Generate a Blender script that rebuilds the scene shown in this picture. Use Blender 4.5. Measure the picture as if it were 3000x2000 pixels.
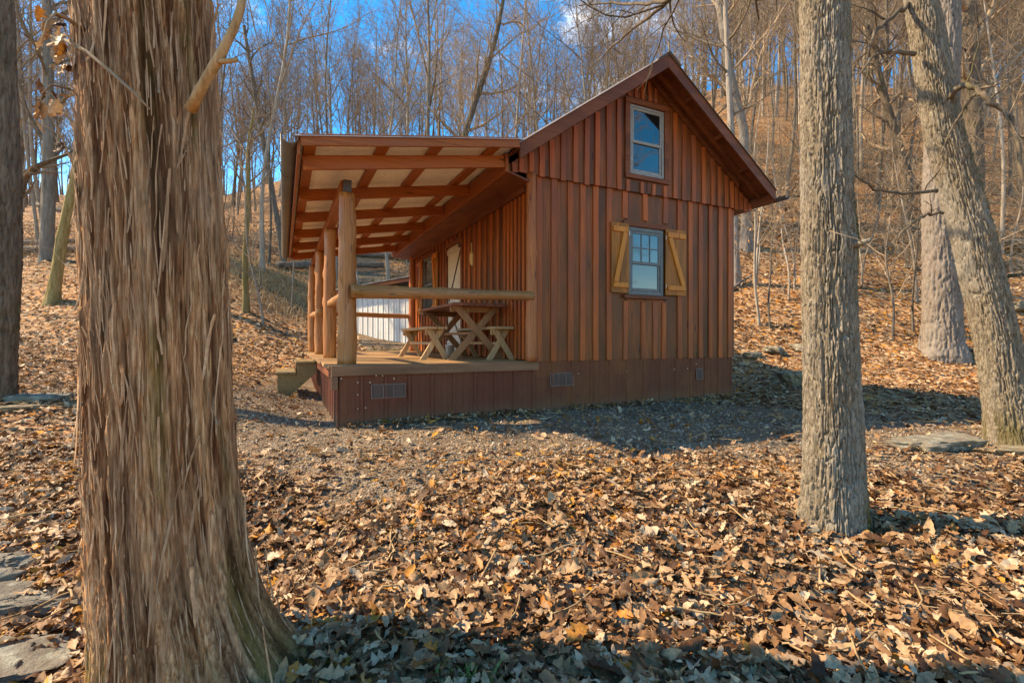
import bpy, bmesh, math, random
import numpy as np
from mathutils import Vector, Matrix

for o in list(bpy.data.objects):
    bpy.data.objects.remove(o, do_unlink=True)
scene = bpy.context.scene
C = scene.collection
R = math.radians
rng = np.random.default_rng(7)
random.seed(7)

# ------------------------------------------------------------------ camera, sky, sun, exposure
EYE = 0.93
cam_d = bpy.data.cameras.new('camera')
cam_d.sensor_width = 36.0
cam_d.lens = 16.85
cam_d.shift_y = -0.0017
cam_d.clip_start = 0.05
cam_d.clip_end = 1000.0
cam = bpy.data.objects.new('camera', cam_d)
cam.location = (0, 0, EYE)
cam.rotation_euler = (R(90), 0, 0)
C.objects.link(cam)
scene.camera = cam

SUN_EL = R(42)
SUN_DIR = Vector((-0.9945 * math.cos(SUN_EL), 0.105 * math.cos(SUN_EL), math.sin(SUN_EL))).normalized()
world = bpy.data.worlds.new('World')
scene.world = world
world.use_nodes = True
wn, wl = world.node_tree.nodes, world.node_tree.links
wn.clear()
w_out = wn.new('ShaderNodeOutputWorld')
w_bg = wn.new('ShaderNodeBackground')
w_sky = wn.new('ShaderNodeTexSky')
w_sky.sky_type = 'NISHITA'
w_sky.sun_disc = False
w_sky.sun_elevation = SUN_EL
w_sky.sun_rotation = math.atan2(SUN_DIR.x, SUN_DIR.y)
w_sky.altitude = 300
w_sky.air_density = 1.0
w_sky.dust_density = 0.4
w_sky.ozone_density = 2.5
w_hs = wn.new('ShaderNodeHueSaturation')
w_hs.inputs['Saturation'].default_value = 1.5
w_hs.inputs['Value'].default_value = 1.0
wl.new(w_sky.outputs[0], w_hs.inputs['Color'])
w_tc = wn.new('ShaderNodeTexCoord')
w_map = wn.new('ShaderNodeMapping')
w_map.inputs['Scale'].default_value = (2.0, 2.0, 5.0)
w_map.inputs['Location'].default_value = (1.3, 0.4, 0.0)
wl.new(w_tc.outputs['Generated'], w_map.inputs['Vector'])
w_no = wn.new('ShaderNodeTexNoise')
w_no.inputs['Scale'].default_value = 1.7
w_no.inputs['Detail'].default_value = 9
w_no.inputs['Roughness'].default_value = 0.6
wl.new(w_map.outputs[0], w_no.inputs['Vector'])
w_cr = wn.new('ShaderNodeValToRGB')
w_cr.color_ramp.elements[0].position = 0.57
w_cr.color_ramp.elements[0].color = (0, 0, 0, 1)
w_cr.color_ramp.elements[1].position = 0.72
w_cr.color_ramp.elements[1].color = (0.85, 0.85, 0.85, 1)
wl.new(w_no.outputs['Fac'], w_cr.inputs[0])
w_mix = wn.new('ShaderNodeMix')
w_mix.data_type = 'RGBA'
wl.new(w_cr.outputs[0], w_mix.inputs[0])
wl.new(w_hs.outputs[0], w_mix.inputs[6])
w_mix.inputs[7].default_value = (5.2, 5.4, 5.8, 1)
wl.new(w_mix.outputs[2], w_bg.inputs['Color'])
w_bg.inputs['Strength'].default_value = 0.15
wl.new(w_bg.outputs[0], w_out.inputs[0])

sun_d = bpy.data.lights.new('sun', 'SUN')
sun_d.energy = 3.2
sun_d.angle = R(0.9)
sun_d.color = (1.0, 0.90, 0.76)
sun = bpy.data.objects.new('sun', sun_d)
sun.rotation_euler = (-SUN_DIR).to_track_quat('-Z', 'Y').to_euler()
sun.location = (-20, 0, 30)
C.objects.link(sun)
scene.view_settings.view_transform = 'Standard'
scene.view_settings.look = 'None'
scene.view_settings.gamma = 1.0
scene.view_settings.exposure = 1.62
scene.view_settings.use_white_balance = True
scene.view_settings.white_balance_temperature = 8650
scene.view_settings.white_balance_tint = 11
scene.cycles.max_bounces = 6
scene.cycles.diffuse_bounces = 3
scene.cycles.glossy_bounces = 3

# ------------------------------------------------------------------ numpy noise
def _h(ix, iy, iz, k):
    h = (ix.astype(np.int64) * 374761393 + iy.astype(np.int64) * 668265263 + iz.astype(np.int64) * 2147483647 + k * 974634777) & 0xFFFFFFFF
    h = ((h ^ (h >> 13)) * 1274126177) & 0xFFFFFFFF
    h = ((h ^ (h >> 16)) * 2246822519) & 0xFFFFFFFF
    return ((h ^ (h >> 15)) & 0xFFFFFF) / float(0xFFFFFF)

def vnoise(P, k=0):
    P = np.asarray(P, float)
    I = np.floor(P).astype(np.int64)
    f = P - I
    f = f * f * f * (f * (f * 6 - 15) + 10)
    out = 0
    for a in (0, 1):
        wa = f[..., 0] if a else 1 - f[..., 0]
        for b in (0, 1):
            wb = f[..., 1] if b else 1 - f[..., 1]
            for c in (0, 1):
                wc = f[..., 2] if c else 1 - f[..., 2]
                out = out + wa * wb * wc * _h(I[..., 0] + a, I[..., 1] + b, I[..., 2] + c, k)
    return out * 2 - 1

def fbm(P, o=4, k=0, g=0.5):
    s, a = 0, 1.0
    P = np.asarray(P, float)
    for i in range(o):
        s = s + a * vnoise(P, k + i * 17)
        P = P * 2.03 + 5.3
        a *= g
    return s

def worley(P, k=0):
    I = np.floor(P).astype(np.int64)
    f1 = np.full(P.shape[:-1], 9.0)
    f2 = f1.copy()
    for a in (-1, 0, 1):
        for b in (-1, 0, 1):
            for c in (-1, 0, 1):
                J = I + np.array([a, b, c])
                q = np.stack([_h(J[..., 0], J[..., 1], J[..., 2], k + m) for m in (1, 2, 3)], -1)
                d = np.sqrt((((J + q) - P) ** 2).sum(-1))
                f2 = np.minimum(f2, np.maximum(f1, d))
                f1 = np.minimum(f1, d)
    return f1, f2

def sst(a, b, x):
    t = np.clip((x - a) / (b - a), 0, 1)
    return t * t * (3 - 2 * t)

# ------------------------------------------------------------------ mesh helpers
def np_mesh(name, V, quads=None, tris=None, smooth=False, attrs=None, mats=()):
    me = bpy.data.meshes.new(name)
    V = np.ascontiguousarray(V, np.float32).reshape(-1, 3)
    parts, starts, n = [], [], 0
    totals = []
    for F, k in ((quads, 4), (tris, 3)):
        if F is not None and len(F):
            F = np.asarray(F, np.int32).reshape(-1, k)
            parts.append(F.ravel())
            starts.append(n + np.arange(len(F)) * k)
            totals.append(np.full(len(F), k))
            n += len(F) * k
    L = np.concatenate(parts).astype(np.int32)
    S = np.concatenate(starts).astype(np.int32)
    me.vertices.add(len(V))
    me.vertices.foreach_set('co', V.ravel())
    me.loops.add(len(L))
    me.loops.foreach_set('vertex_index', L)
    me.polygons.add(len(S))
    me.polygons.foreach_set('loop_start', S)
    me.polygons.foreach_set('loop_total', np.concatenate(totals).astype(np.int32))
    me.update(calc_edges=True)
    if smooth:
        me.polygons.foreach_set('use_smooth', np.ones(len(S), bool))
    if attrs:
        for an, av in attrs.items():
            at = me.attributes.new(an, 'FLOAT', 'POINT')
            at.data.foreach_set('value', np.ascontiguousarray(av, np.float32))
    for m in mats:
        me.materials.append(m)
    return me

def link(name, me, parent=None, loc=(0, 0, 0), rot=(0, 0, 0), **props):
    o = bpy.data.objects.new(name, me)
    o.location = loc
    o.rotation_euler = rot
    o.parent = parent
    C.objects.link(o)
    for k, v in props.items():
        o[k] = v
    return o

class MB:
    """collects shapes, links them as one mesh"""
    def __init__(s):
        s.V, s.F, s.n = [], [], 0
    def add(s, V, F):
        s.V += [tuple(v) for v in V]
        s.F += [tuple(i + s.n for i in f) for f in F]
        s.n += len(V)
        return s
    def box(s, x0, x1, y0, y1, z0, z1, c=0.003, M=None):
        V, F = cbox(x0, x1, y0, y1, z0, z1, c)
        if M is not None:
            V = [M @ Vector(v) for v in V]
        return s.add(V, F)
    def bar(s, p0, p1, w, h, up=(0, 0, 1), c=0.003):
        M, L = frame(p0, p1, up)
        return s.box(0, L, -w / 2, w / 2, -h / 2, h / 2, c, M)
    def tube(s, P, Rr, sides=8, cap=True):
        V, Q = tube_np(np.asarray(P, float)[None], np.asarray(Rr, float)[None], sides)
        F = [tuple(q) for q in Q]
        if cap:
            n = len(P)
            F.append(tuple(range(sides))[::-1])
            F.append(tuple(range((n - 1) * sides, n * sides)))
        return s.add(V, F)
    def mesh(s, name, mat, smooth=False):
        me = bpy.data.meshes.new(name)
        me.from_pydata(s.V, [], s.F)
        if smooth:
            me.polygons.foreach_set('use_smooth', np.ones(len(me.polygons), bool))
        me.materials.append(mat)
        return me
    def build(s, name, mat, parent=None, smooth=False, **props):
        return link(name, s.mesh(name, mat, smooth), parent, **props)

def frame(p0, p1, up=(0, 0, 1)):
    p0, p1 = Vector(p0), Vector(p1)
    x = (p1 - p0)
    L = x.length
    x.normalize()
    up = Vector(up)
    y = up.cross(x).normalized()
    z = x.cross(y)
    M = Matrix(((x.x, y.x, z.x, p0.x), (x.y, y.y, z.y, p0.y), (x.z, y.z, z.z, p0.z), (0, 0, 0, 1)))
    return M, L

def cbox(x0, x1, y0, y1, z0, z1, c):
    c = min(c, (x1 - x0) * .3, (y1 - y0) * .3, (z1 - z0) * .3)
    X, Y, Z = (x0, x1), (y0, y1), (z0, z1)
    V, idx = [], {}
    for i in (0, 1):
        for j in (0, 1):
            for k in (0, 1):
                sx, sy, sz = (1, -1)[i] * c, (1, -1)[j] * c, (1, -1)[k] * c
                for a, d in (('x', (0, sy, sz)), ('y', (sx, 0, sz)), ('z', (sx, sy, 0))):
                    idx[(i, j, k, a)] = len(V)
                    V.append((X[i] + d[0], Y[j] + d[1], Z[k] + d[2]))
    g = lambda i, j, k, a: idx[(i, j, k, a)]
    F = []
    for i in (0, 1):
        f = [g(i, 0, 0, 'x'), g(i, 1, 0, 'x'), g(i, 1, 1, 'x'), g(i, 0, 1, 'x')]
        F.append(f if i else f[::-1])
        f = [g(0, i, 0, 'y'), g(1, i, 0, 'y'), g(1, i, 1, 'y'), g(0, i, 1, 'y')]
        F.append(f[::-1] if i else f)
        f = [g(0, 0, i, 'z'), g(1, 0, i, 'z'), g(1, 1, i, 'z'), g(0, 1, i, 'z')]
        F.append(f if i else f[::-1])
    cen = Vector(((x0 + x1) / 2, (y0 + y1) / 2, (z0 + z1) / 2))
    E = []
    for i in (0, 1):
        for j in (0, 1):
            E.append([g(i, j, 0, 'x'), g(i, j, 1, 'x'), g(i, j, 1, 'y'), g(i, j, 0, 'y')])
            E.append([g(i, 0, j, 'x'), g(i, 1, j, 'x'), g(i, 1, j, 'z'), g(i, 0, j, 'z')])
            E.append([g(0, i, j, 'y'), g(1, i, j, 'y'), g(1, i, j, 'z'), g(0, i, j, 'z')])
            for k in (0, 1):
                E.append([g(i, j, k, 'x'), g(i, j, k, 'y'), g(i, j, k, 'z')])
    for f in E:
        a, b, d = (Vector(V[f[0]]), Vector(V[f[1]]), Vector(V[f[2]]))
        n = (b - a).cross(d - a)
        if n.dot((a + b + d) / 3 - cen) < 0:
            f = f[::-1]
        F.append(f)
    return V, F

def tube_np(P, Rr, S):
    """P (M,N,3), Rr (M,N) -> verts, quads of open tubes"""
    M, N, _ = P.shape
    T = np.empty_like(P)
    T[:, 1:-1] = P[:, 2:] - P[:, :-2]
    T[:, 0] = P[:, 1] - P[:, 0]
    T[:, -1] = P[:, -1] - P[:, -2]
    T /= np.linalg.norm(T, axis=2, keepdims=True) + 1e-9
    ref = np.where(np.abs(T[:, :1, 0:1]) < 0.6, np.array([1.0, 0, 0]), np.array([0, 1.0, 0]))
    U = np.cross(T, np.broadcast_to(ref, T.shape))
    U /= np.linalg.norm(U, axis=2, keepdims=True) + 1e-9
    W = np.cross(T, U)
    a = np.arange(S) * 2 * np.pi / S
    V = P[:, :, None] + Rr[:, :, None, None] * (U[:, :, None] * np.cos(a)[:, None] + W[:, :, None] * np.sin(a)[:, None])
    i = np.arange(M)[:, None, None] * N * S + np.arange(N - 1)[:, None] * S
    k = np.arange(S)
    k2 = (k + 1) % S
    Q = np.stack([i + k, i + k2, i + S + k2, i + S + k], -1).reshape(-1, 4)
    return V.reshape(-1, 3), Q

# ------------------------------------------------------------------ materials
def new_mat(name):
    m = bpy.data.materials.new(name)
    m.use_nodes = True
    nt = m.node_tree
    b = nt.nodes['Principled BSDF']
    return m, nt, b

def N(nt, t, **kw):
    n = nt.nodes.new(t)
    for k, v in kw.items():
        if k in n.inputs.keys():
            n.inputs[k].default_value = v
        else:
            setattr(n, k, v)
    return n

def ramp(nt, fac, stops, interp='LINEAR'):
    n = nt.nodes.new('ShaderNodeValToRGB')
    cr = n.color_ramp
    cr.interpolation = interp
    while len(cr.elements) < len(stops):
        cr.elements.new(0.5)
    for e, (p, c) in zip(cr.elements, stops):
        e.position = p
        e.color = (*c, 1) if len(c) == 3 else c
    nt.links.new(fac, n.inputs[0])
    return n.outputs[0]

def mixc(nt, fac, a, b, mode='MIX'):
    n = nt.nodes.new('ShaderNodeMix')
    n.data_type = 'RGBA'
    n.blend_type = mode
    for s, v in ((0, fac), (6, a), (7, b)):
        if isinstance(v, (int, float)):
            n.inputs[s].default_value = v
        elif isinstance(v, tuple):
            n.inputs[s].default_value = (*v, 1)
        else:
            nt.links.new(v, n.inputs[s])
    return n.outputs[2]

def coords(nt, scale=(1, 1, 1), jitter=True):
    tc = nt.nodes.new('ShaderNodeTexCoord')
    mp = nt.nodes.new('ShaderNodeMapping')
    mp.inputs['Scale'].default_value = scale
    nt.links.new(tc.outputs['Object'], mp.inputs['Vector'])
    if jitter:
        oi = nt.nodes.new('ShaderNodeObjectInfo')
        mu = nt.nodes.new('ShaderNodeMath')
        mu.operation = 'MULTIPLY'
        mu.inputs[1].default_value = 40.0
        nt.links.new(oi.outputs['Random'], mu.inputs[0])
        nt.links.new(mu.outputs[0], mp.inputs['Location'])
        return mp.outputs[0], oi.outputs['Random']
    return mp.outputs[0], None

def bump(nt, b, h, strength, dist=0.01):
    n = nt.nodes.new('ShaderNodeBump')
    n.inputs['Strength'].default_value = strength
    n.inputs['Distance'].default_value = dist
    nt.links.new(h, n.inputs['Height'])
    nt.links.new(n.outputs[0], b.inputs['Normal'])

def wood(name, dark, mid, light, axis='z', rough=0.6, knots=True, vary=0.5, weather=None):
    m, nt, b = new_mat(name)
    st = {'x': (1.6, 52, 52), 'y': (52, 1.6, 52), 'z': (52, 52, 1.6)}[axis]
    v, rnd = coords(nt, st)
    n1 = N(nt, 'ShaderNodeTexNoise', Scale=1.0, Detail=6.0, Roughness=0.65, Distortion=0.6)
    nt.links.new(v, n1.inputs['Vector'])
    c = ramp(nt, n1.outputs['Fac'], [(0.28, dark), (0.5, mid), (0.75, light)])
    st2 = {'x': (1.0, 4, 4), 'y': (4, 1.0, 4), 'z': (4, 4, 1.0)}[axis]
    v2, _ = coords(nt, st2)
    n2 = N(nt, 'ShaderNodeTexNoise', Scale=1.3, Detail=4.0)
    nt.links.new(v2, n2.inputs['Vector'])
    f2 = ramp(nt, n2.outputs['Fac'], [(0.42, (0, 0, 0)), (0.64, (1, 1, 1))])
    c = mixc(nt, f2, c, weather or tuple(x * .62 for x in mid))
    rr = ramp(nt, rnd, [(0.0, (1 - vary * .55,) * 3), (0.5, (1.0, 1.0, 1.0)), (1.0, (1 + vary * .3, 1 + vary * .3, 1 + vary * .3))])
    c = mixc(nt, 1.0, c, rr, 'MULTIPLY')
    if knots:
        st3 = {'x': (1.6, 9, 9), 'y': (9, 1.6, 9), 'z': (9, 9, 1.6)}[axis]
        v3, _ = coords(nt, st3)
        vo = N(nt, 'ShaderNodeTexVoronoi', Scale=1.0, Randomness=1.0)
        nt.links.new(v3, vo.inputs['Vector'])
        k = ramp(nt, vo.outputs['Distance'], [(0.06, (1, 1, 1)), (0.13, (0, 0, 0))])
        c = mixc(nt, k, c, tuple(x * .35 for x in dark))
    if 'log' in name or 'rail' in name:
        st4 = {'x': (.55, 16, 16), 'y': (16, .55, 16), 'z': (16, 16, .55)}[axis]
        v4, _ = coords(nt, st4)
        n4 = N(nt, 'ShaderNodeTexNoise', Scale=1.0, Detail=2.0)
        nt.links.new(v4, n4.inputs['Vector'])
        k4 = ramp(nt, n4.outputs['Fac'], [(.474, (0, 0, 0)), (.487, (.9, .9, .9)), (.50, (0, 0, 0))])
        c = mixc(nt, k4, c, tuple(x * .3 for x in dark))
        n5 = N(nt, 'ShaderNodeTexNoise', Scale=.5, Detail=5.0)
        nt.links.new(v4, n5.inputs['Vector'])
        k5 = ramp(nt, n5.outputs['Fac'], [(.50, (0, 0, 0)), (.68, (.55, .55, .55))])
        c = mixc(nt, k5, c, (light[0] * .75, light[1] * .85, light[2] * 1.25))
    nt.links.new(c, b.inputs['Base Color'])
    b.inputs['Roughness'].default_value = rough
    b.inputs['Specular IOR Level'].default_value = 0.3
    bump(nt, b, n1.outputs['Fac'], 0.7, 0.006)
    return m

def metal_paint(name, col, rough=0.45, dirt=None, spec=0.4, scale=3.0):
    m, nt, b = new_mat(name)
    v, rnd = coords(nt, (scale, scale, scale * .35))
    n1 = N(nt, 'ShaderNodeTexNoise', Scale=1.0, Detail=7.0, Roughness=0.62)
    nt.links.new(v, n1.inputs['Vector'])
    f = ramp(nt, n1.outputs['Fac'], [(0.42, (0, 0, 0)), (0.75, (1, 1, 1))])
    c = mixc(nt, f, col, dirt or tuple(x * .7 for x in col))
    n2 = N(nt, 'ShaderNodeTexNoise', Scale=14.0, Detail=5.0)
    nt.links.new(v, n2.inputs['Vector'])
    f2 = ramp(nt, n2.outputs['Fac'], [(0.3, (.85,) * 3), (0.7, (1.08,) * 3)])
    c = mixc(nt, 1.0, c, f2, 'MULTIPLY')
    if name in ('brown_ribbed_metal', 'rusty_brown_metal'):
        tcz = nt.nodes.new('ShaderNodeTexCoord')
        sx = nt.nodes.new('ShaderNodeSeparateXYZ')
        nt.links.new(tcz.outputs['Object'], sx.inputs[0])
        ad = nt.nodes.new('ShaderNodeMath')
        ad.operation = 'MULTIPLY_ADD'
        ad.inputs[1].default_value = .35
        nt.links.new(n1.outputs['Fac'], ad.inputs[0])
        nt.links.new(sx.outputs['Z'], ad.inputs[2])
        fz = ramp(nt, ad.outputs[0], [(.14, (.6,) * 3), (.34, (0, 0, 0))])
        c = mixc(nt, fz, c, (.19, .115, .065))
    nt.links.new(c, b.inputs['Base Color'])
    b.inputs['Roughness'].default_value = rough
    b.inputs['Specular IOR Level'].default_value = spec
    bump(nt, b, n2.outputs['Fac'], 0.12, 0.003)
    return m

def bark(name, dark, mid, light, sc=(14, 14, 2.2), moss=None, rough=0.9, bstr=0.9, bdist=0.02, attr_moss=False, patch=None, vary=0.5):
    m, nt, b = new_mat(name)
    v, rnd = coords(nt, sc)
    n1 = N(nt, 'ShaderNodeTexNoise', Scale=1.0, Detail=8.0, Roughness=0.68, Distortion=0.5)
    nt.links.new(v, n1.inputs['Vector'])
    c = ramp(nt, n1.outputs['Fac'], [(0.30, dark), (0.47, mid), (0.72, light)])
    v2, _ = coords(nt, (2.2, 2.2, 1.0))
    n2 = N(nt, 'ShaderNodeTexNoise', Scale=1.5, Detail=5.0, Roughness=0.6)
    nt.links.new(v2, n2.inputs['Vector'])
    if patch:
        f = ramp(nt, n2.outputs['Fac'], [(0.48, (0, 0, 0)), (0.66, (.8, .8, .8))])
        c = mixc(nt, f, c, patch)
    if moss:
        if attr_moss:
            at = N(nt, 'ShaderNodeAttribute', attribute_name='moss')
            c = mixc(nt, at.outputs['Fac'], c, moss)
        else:
            f = ramp(nt, n2.outputs['Fac'], [(0.30, (.6, .6, .6)), (0.42, (0, 0, 0))])
            c = mixc(nt, f, c, moss)
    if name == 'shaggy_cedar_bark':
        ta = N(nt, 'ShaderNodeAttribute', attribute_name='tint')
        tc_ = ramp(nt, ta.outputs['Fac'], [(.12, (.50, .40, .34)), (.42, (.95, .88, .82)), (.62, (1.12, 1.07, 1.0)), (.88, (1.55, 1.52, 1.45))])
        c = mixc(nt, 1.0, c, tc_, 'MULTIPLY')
    if rnd is not None and vary:
        rr = ramp(nt, rnd, [(0, (1 - .5 * vary,) * 3), (1, (1 + .45 * vary,) * 3)])
        c = mixc(nt, 1.0, c, rr, 'MULTIPLY')
    nt.links.new(c, b.inputs['Base Color'])
    b.inputs['Roughness'].default_value = rough
    b.inputs['Specular IOR Level'].default_value = 0.15
    bump(nt, b, n1.outputs['Fac'], bstr, bdist)
    return m

LEAF_STOPS = [(0.0, (0.060, 0.026, 0.012)), (0.18, (0.155, 0.068, 0.027)), (0.36, (0.25, 0.128, 0.057)), (0.54, (0.345, 0.198, 0.096)),
              (0.72, (0.45, 0.290, 0.158)), (0.86, (0.55, 0.405, 0.26)), (0.93, (0.42, 0.16, 0.035)), (1.0, (0.58, 0.27, 0.04))]

def leaf_mat(name, use_attr):
    m, nt, b = new_mat(name)
    if use_attr:
        f = N(nt, 'ShaderNodeAttribute', attribute_name='tint').outputs['Fac']
    else:
        f = nt.nodes.new('ShaderNodeObjectInfo').outputs['Random']
    c = ramp(nt, f, LEAF_STOPS)
    tc = nt.nodes.new('ShaderNodeTexCoord')
    n1 = N(nt, 'ShaderNodeTexNoise', Scale=60.0 if use_attr else 9.0, Detail=4.0)
    nt.links.new(tc.outputs['Object'], n1.inputs['Vector'])
    k = ramp(nt, n1.outputs['Fac'], [(0.3, (.70,) * 3), (0.7, (1.15,) * 3)])
    c = mixc(nt, 1.0, c, k, 'MULTIPLY')
    nt.links.new(c, b.inputs['Base Color'])
    b.inputs['Roughness'].default_value = 0.62
    b.inputs['Specular IOR Level'].default_value = 0.25
    tr = nt.nodes.new('ShaderNodeBsdfTranslucent')
    nt.links.new(c, tr.inputs['Color'])
    mx = nt.nodes.new('ShaderNodeMixShader')
    mx.inputs[0].default_value = 0.12
    nt.links.new(b.outputs[0], mx.inputs[1])
    nt.links.new(tr.outputs[0], mx.inputs[2])
    nt.links.new(mx.outputs[0], nt.nodes['Material Output'].inputs[0])
    return m

def rock_mat(name, a, bcol, lich):
    m, nt, b = new_mat(name)
    v, rnd = coords(nt, (1, 1, 1))
    n1 = N(nt, 'ShaderNodeTexNoise', Scale=5.0, Detail=9.0, Roughness=0.7)
    nt.links.new(v, n1.inputs['Vector'])
    c = ramp(nt, n1.outputs['Fac'], [(0.32, a), (0.65, bcol)])
    n2 = N(nt, 'ShaderNodeTexNoise', Scale=11.0, Detail=6.0)
    nt.links.new(v, n2.inputs['Vector'])
    f = ramp(nt, n2.outputs['Fac'], [(0.52, (0, 0, 0)), (0.64, (.85,) * 3)])
    c = mixc(nt, f, c, lich)
    n3 = N(nt, 'ShaderNodeTexNoise', Scale=3.1, Detail=6.0)
    nt.links.new(v, n3.inputs['Vector'])
    f3 = ramp(nt, n3.outputs['Fac'], [(0.60, (0, 0, 0)), (0.70, (.7,) * 3)])
    c = mixc(nt, f3, c, (0.10, 0.115, 0.035))
    nt.links.new(c, b.inputs['Base Color'])
    b.inputs['Roughness'].default_value = 0.88
    bump(nt, b, n1.outputs['Fac'], 1.0, 0.06)
    return m

def plain(name, col, rough=0.6, metallic=0.0):
    m, nt, b = new_mat(name)
    v, _ = coords(nt, (8, 8, 8))
    n1 = N(nt, 'ShaderNodeTexNoise', Scale=2.0, Detail=5.0)
    nt.links.new(v, n1.inputs['Vector'])
    k = ramp(nt, n1.outputs['Fac'], [(0.3, tuple(x * .78 for x in col)), (0.7, tuple(min(1, x * 1.12) for x in col))])
    nt.links.new(k, b.inputs['Base Color'])
    b.inputs['Roughness'].default_value = rough
    b.inputs['Metallic'].default_value = metallic
    return m

def glass_mat(name, tint=(0.012, 0.016, 0.018), refl=0.34):
    m, nt, b = new_mat(name)
    b.inputs['Base Color'].default_value = (*tint, 1)
    b.inputs['Roughness'].default_value = 0.05
    g = nt.nodes.new('ShaderNodeBsdfGlossy')
    g.inputs['Roughness'].default_value = 0.015
    g.inputs['Color'].default_value = (.30, .30, .28, 1)
    v, _ = coords(nt, (1, 1, 1), False)
    n1 = N(nt, 'ShaderNodeTexNoise', Scale=3.0, Detail=1.0)
    nt.links.new(v, n1.inputs['Vector'])
    bp = nt.nodes.new('ShaderNodeBump')
    bp.inputs['Strength'].default_value = 0.05
    bp.inputs['Distance'].default_value = 0.05
    nt.links.new(n1.outputs['Fac'], bp.inputs['Height'])
    nt.links.new(bp.outputs[0], g.inputs['Normal'])
    mx = nt.nodes.new('ShaderNodeMixShader')
    mx.inputs[0].default_value = refl
    nt.links.new(b.outputs[0], mx.inputs[1])
    nt.links.new(g.outputs[0], mx.inputs[2])
    nt.links.new(mx.outputs[0], nt.nodes['Material Output'].inputs[0])
    return m

M = {}
M['board'] = wood('stained_board_wood', (0.105, 0.027, 0.007), (0.235, 0.063, 0.014), (0.35, 0.108, 0.025), 'z', 0.5, True, 0.65, (0.135, 0.047, 0.015))
M['batten'] = wood('stained_batten_wood', (0.24, 0.044, 0.008), (0.40, 0.086, 0.014), (0.52, 0.138, 0.026), 'z', 0.5, False, 0.45, (0.27, 0.070, 0.024))
M['beam_x'] = wood('cedar_beam_wood', (0.18, 0.044, 0.009), (0.33, 0.088, 0.017), (0.45, 0.142, 0.034), 'x', 0.55, True, 0.3, (0.30, 0.085, 0.030))
M['beam_y'] = wood('cedar_purlin_wood', (0.18, 0.044, 0.009), (0.33, 0.088, 0.017), (0.45, 0.142, 0.034), 'y', 0.55, True, 0.3, (0.30, 0.085, 0.030))
M['trim_x'] = wood('trim_wood', (0.12, 0.034, 0.012), (0.20, 0.057, 0.020), (0.27, 0.084, 0.032), 'x', 0.6, False, 0.3)
M['trim_y'] = wood('soffit_wood', (0.13, 0.036, 0.013), (0.20, 0.056, 0.020), (0.28, 0.085, 0.032), 'y', 0.6, True, 0.3)
M['log'] = wood('peeled_log_wood', (0.24, 0.080, 0.018), (0.43, 0.160, 0.042), (0.57, 0.25, 0.08), 'z', 0.45, True, 0.25, (0.36, 0.125, 0.036))
M['log_x'] = wood('peeled_rail_wood', (0.22, 0.085, 0.026), (0.39, 0.165, 0.055), (0.52, 0.25, 0.095), 'x', 0.5, True, 0.2, (0.31, 0.145, 0.046))
M['log_y'] = wood('peeled_side_rail_wood', (0.32, 0.13, 0.040), (0.47, 0.205, 0.072), (0.60, 0.30, 0.12), 'y', 0.45, True, 0.2, (0.42, 0.19, 0.06))
M['deck'] = wood('deck_plank_wood', (0.28, 0.14, 0.055), (0.44, 0.235, 0.10), (0.58, 0.35, 0.165), 'x', 0.5, True, 0.45, (0.34, 0.21, 0.10))
M['deckedge'] = wood('deck_edge_wood', (0.15, 0.07, 0.035), (0.24, 0.115, 0.058), (0.30, 0.16, 0.085), 'x', 0.6, True, 0.2)
M['step'] = wood('mossy_step_wood', (0.16, 0.095, 0.034), (0.28, 0.18, 0.07), (0.38, 0.26, 0.11), 'y', 0.7, True, 0.2, (0.24, 0.155, 0.062))
M['table'] = wood('picnic_table_wood', (0.20, 0.09, 0.038), (0.33, 0.16, 0.07), (0.42, 0.22, 0.10), 'z', 0.55, True, 0.35, (0.22, 0.11, 0.05))
M['tabletop'] = wood('picnic_tabletop_wood', (0.20, 0.07, 0.035), (0.30, 0.105, 0.05), (0.38, 0.15, 0.075), 'y', 0.5, True, 0.35)
M['bench'] = wood('bench_wood', (0.30, 0.17, 0.075), (0.46, 0.28, 0.135), (0.58, 0.39, 0.21), 'z', 0.6, True, 0.25, (0.38, 0.25, 0.13))
M['shutter'] = wood('shutter_wood', (0.26, 0.078, 0.008), (0.38, 0.122, 0.012), (0.48, 0.17, 0.022), 'z', 0.5, True, 0.35, (0.18, 0.070, 0.012))
M['brace'] = wood('shutter_brace_wood', (0.46, 0.145, 0.016), (0.60, 0.205, 0.025), (0.68, 0.27, 0.042), 'z', 0.5, True, 0.2, (0.52, 0.165, 0.022))
M['skirt'] = metal_paint('brown_ribbed_metal', (0.145, 0.042, 0.023), 0.6, (0.17, 0.060, 0.030), 0.2)
M['skirt2'] = metal_paint('rusty_brown_metal', (0.155, 0.048, 0.023), 0.6, (0.225, 0.080, 0.029), 0.2)
M['vent'] = metal_paint('brown_vent_plastic', (0.19, 0.105, 0.085), 0.5, (0.22, 0.13, 0.11))
M['gutter'] = metal_paint('brown_gutter_metal', (0.13, 0.105, 0.08), 0.4, (0.10, 0.082, 0.065))
M['gutterdark'] = metal_paint('dark_gutter_metal', (0.06, 0.048, 0.04), 0.4)
M['roofmetal'] = metal_paint('weathered_roof_metal', (0.26, 0.20, 0.16), 0.45, (0.20, 0.15, 0.12))
M['felt'] = metal_paint('cream_roof_underlay', (0.90, 0.86, 0.79), 0.7, (0.86, 0.79, 0.69), 0.2, 2.0)
M['greyframe'] = plain('grey_window_paint', (0.115, 0.13, 0.13), 0.5)
M['paleframe'] = plain('pale_window_paint', (0.27, 0.26, 0.235), 0.5)
M['glass'] = glass_mat('window_glass')
M['glass2'] = glass_mat('hazy_window_glass', (0.05, 0.055, 0.06), 0.22)
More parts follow.
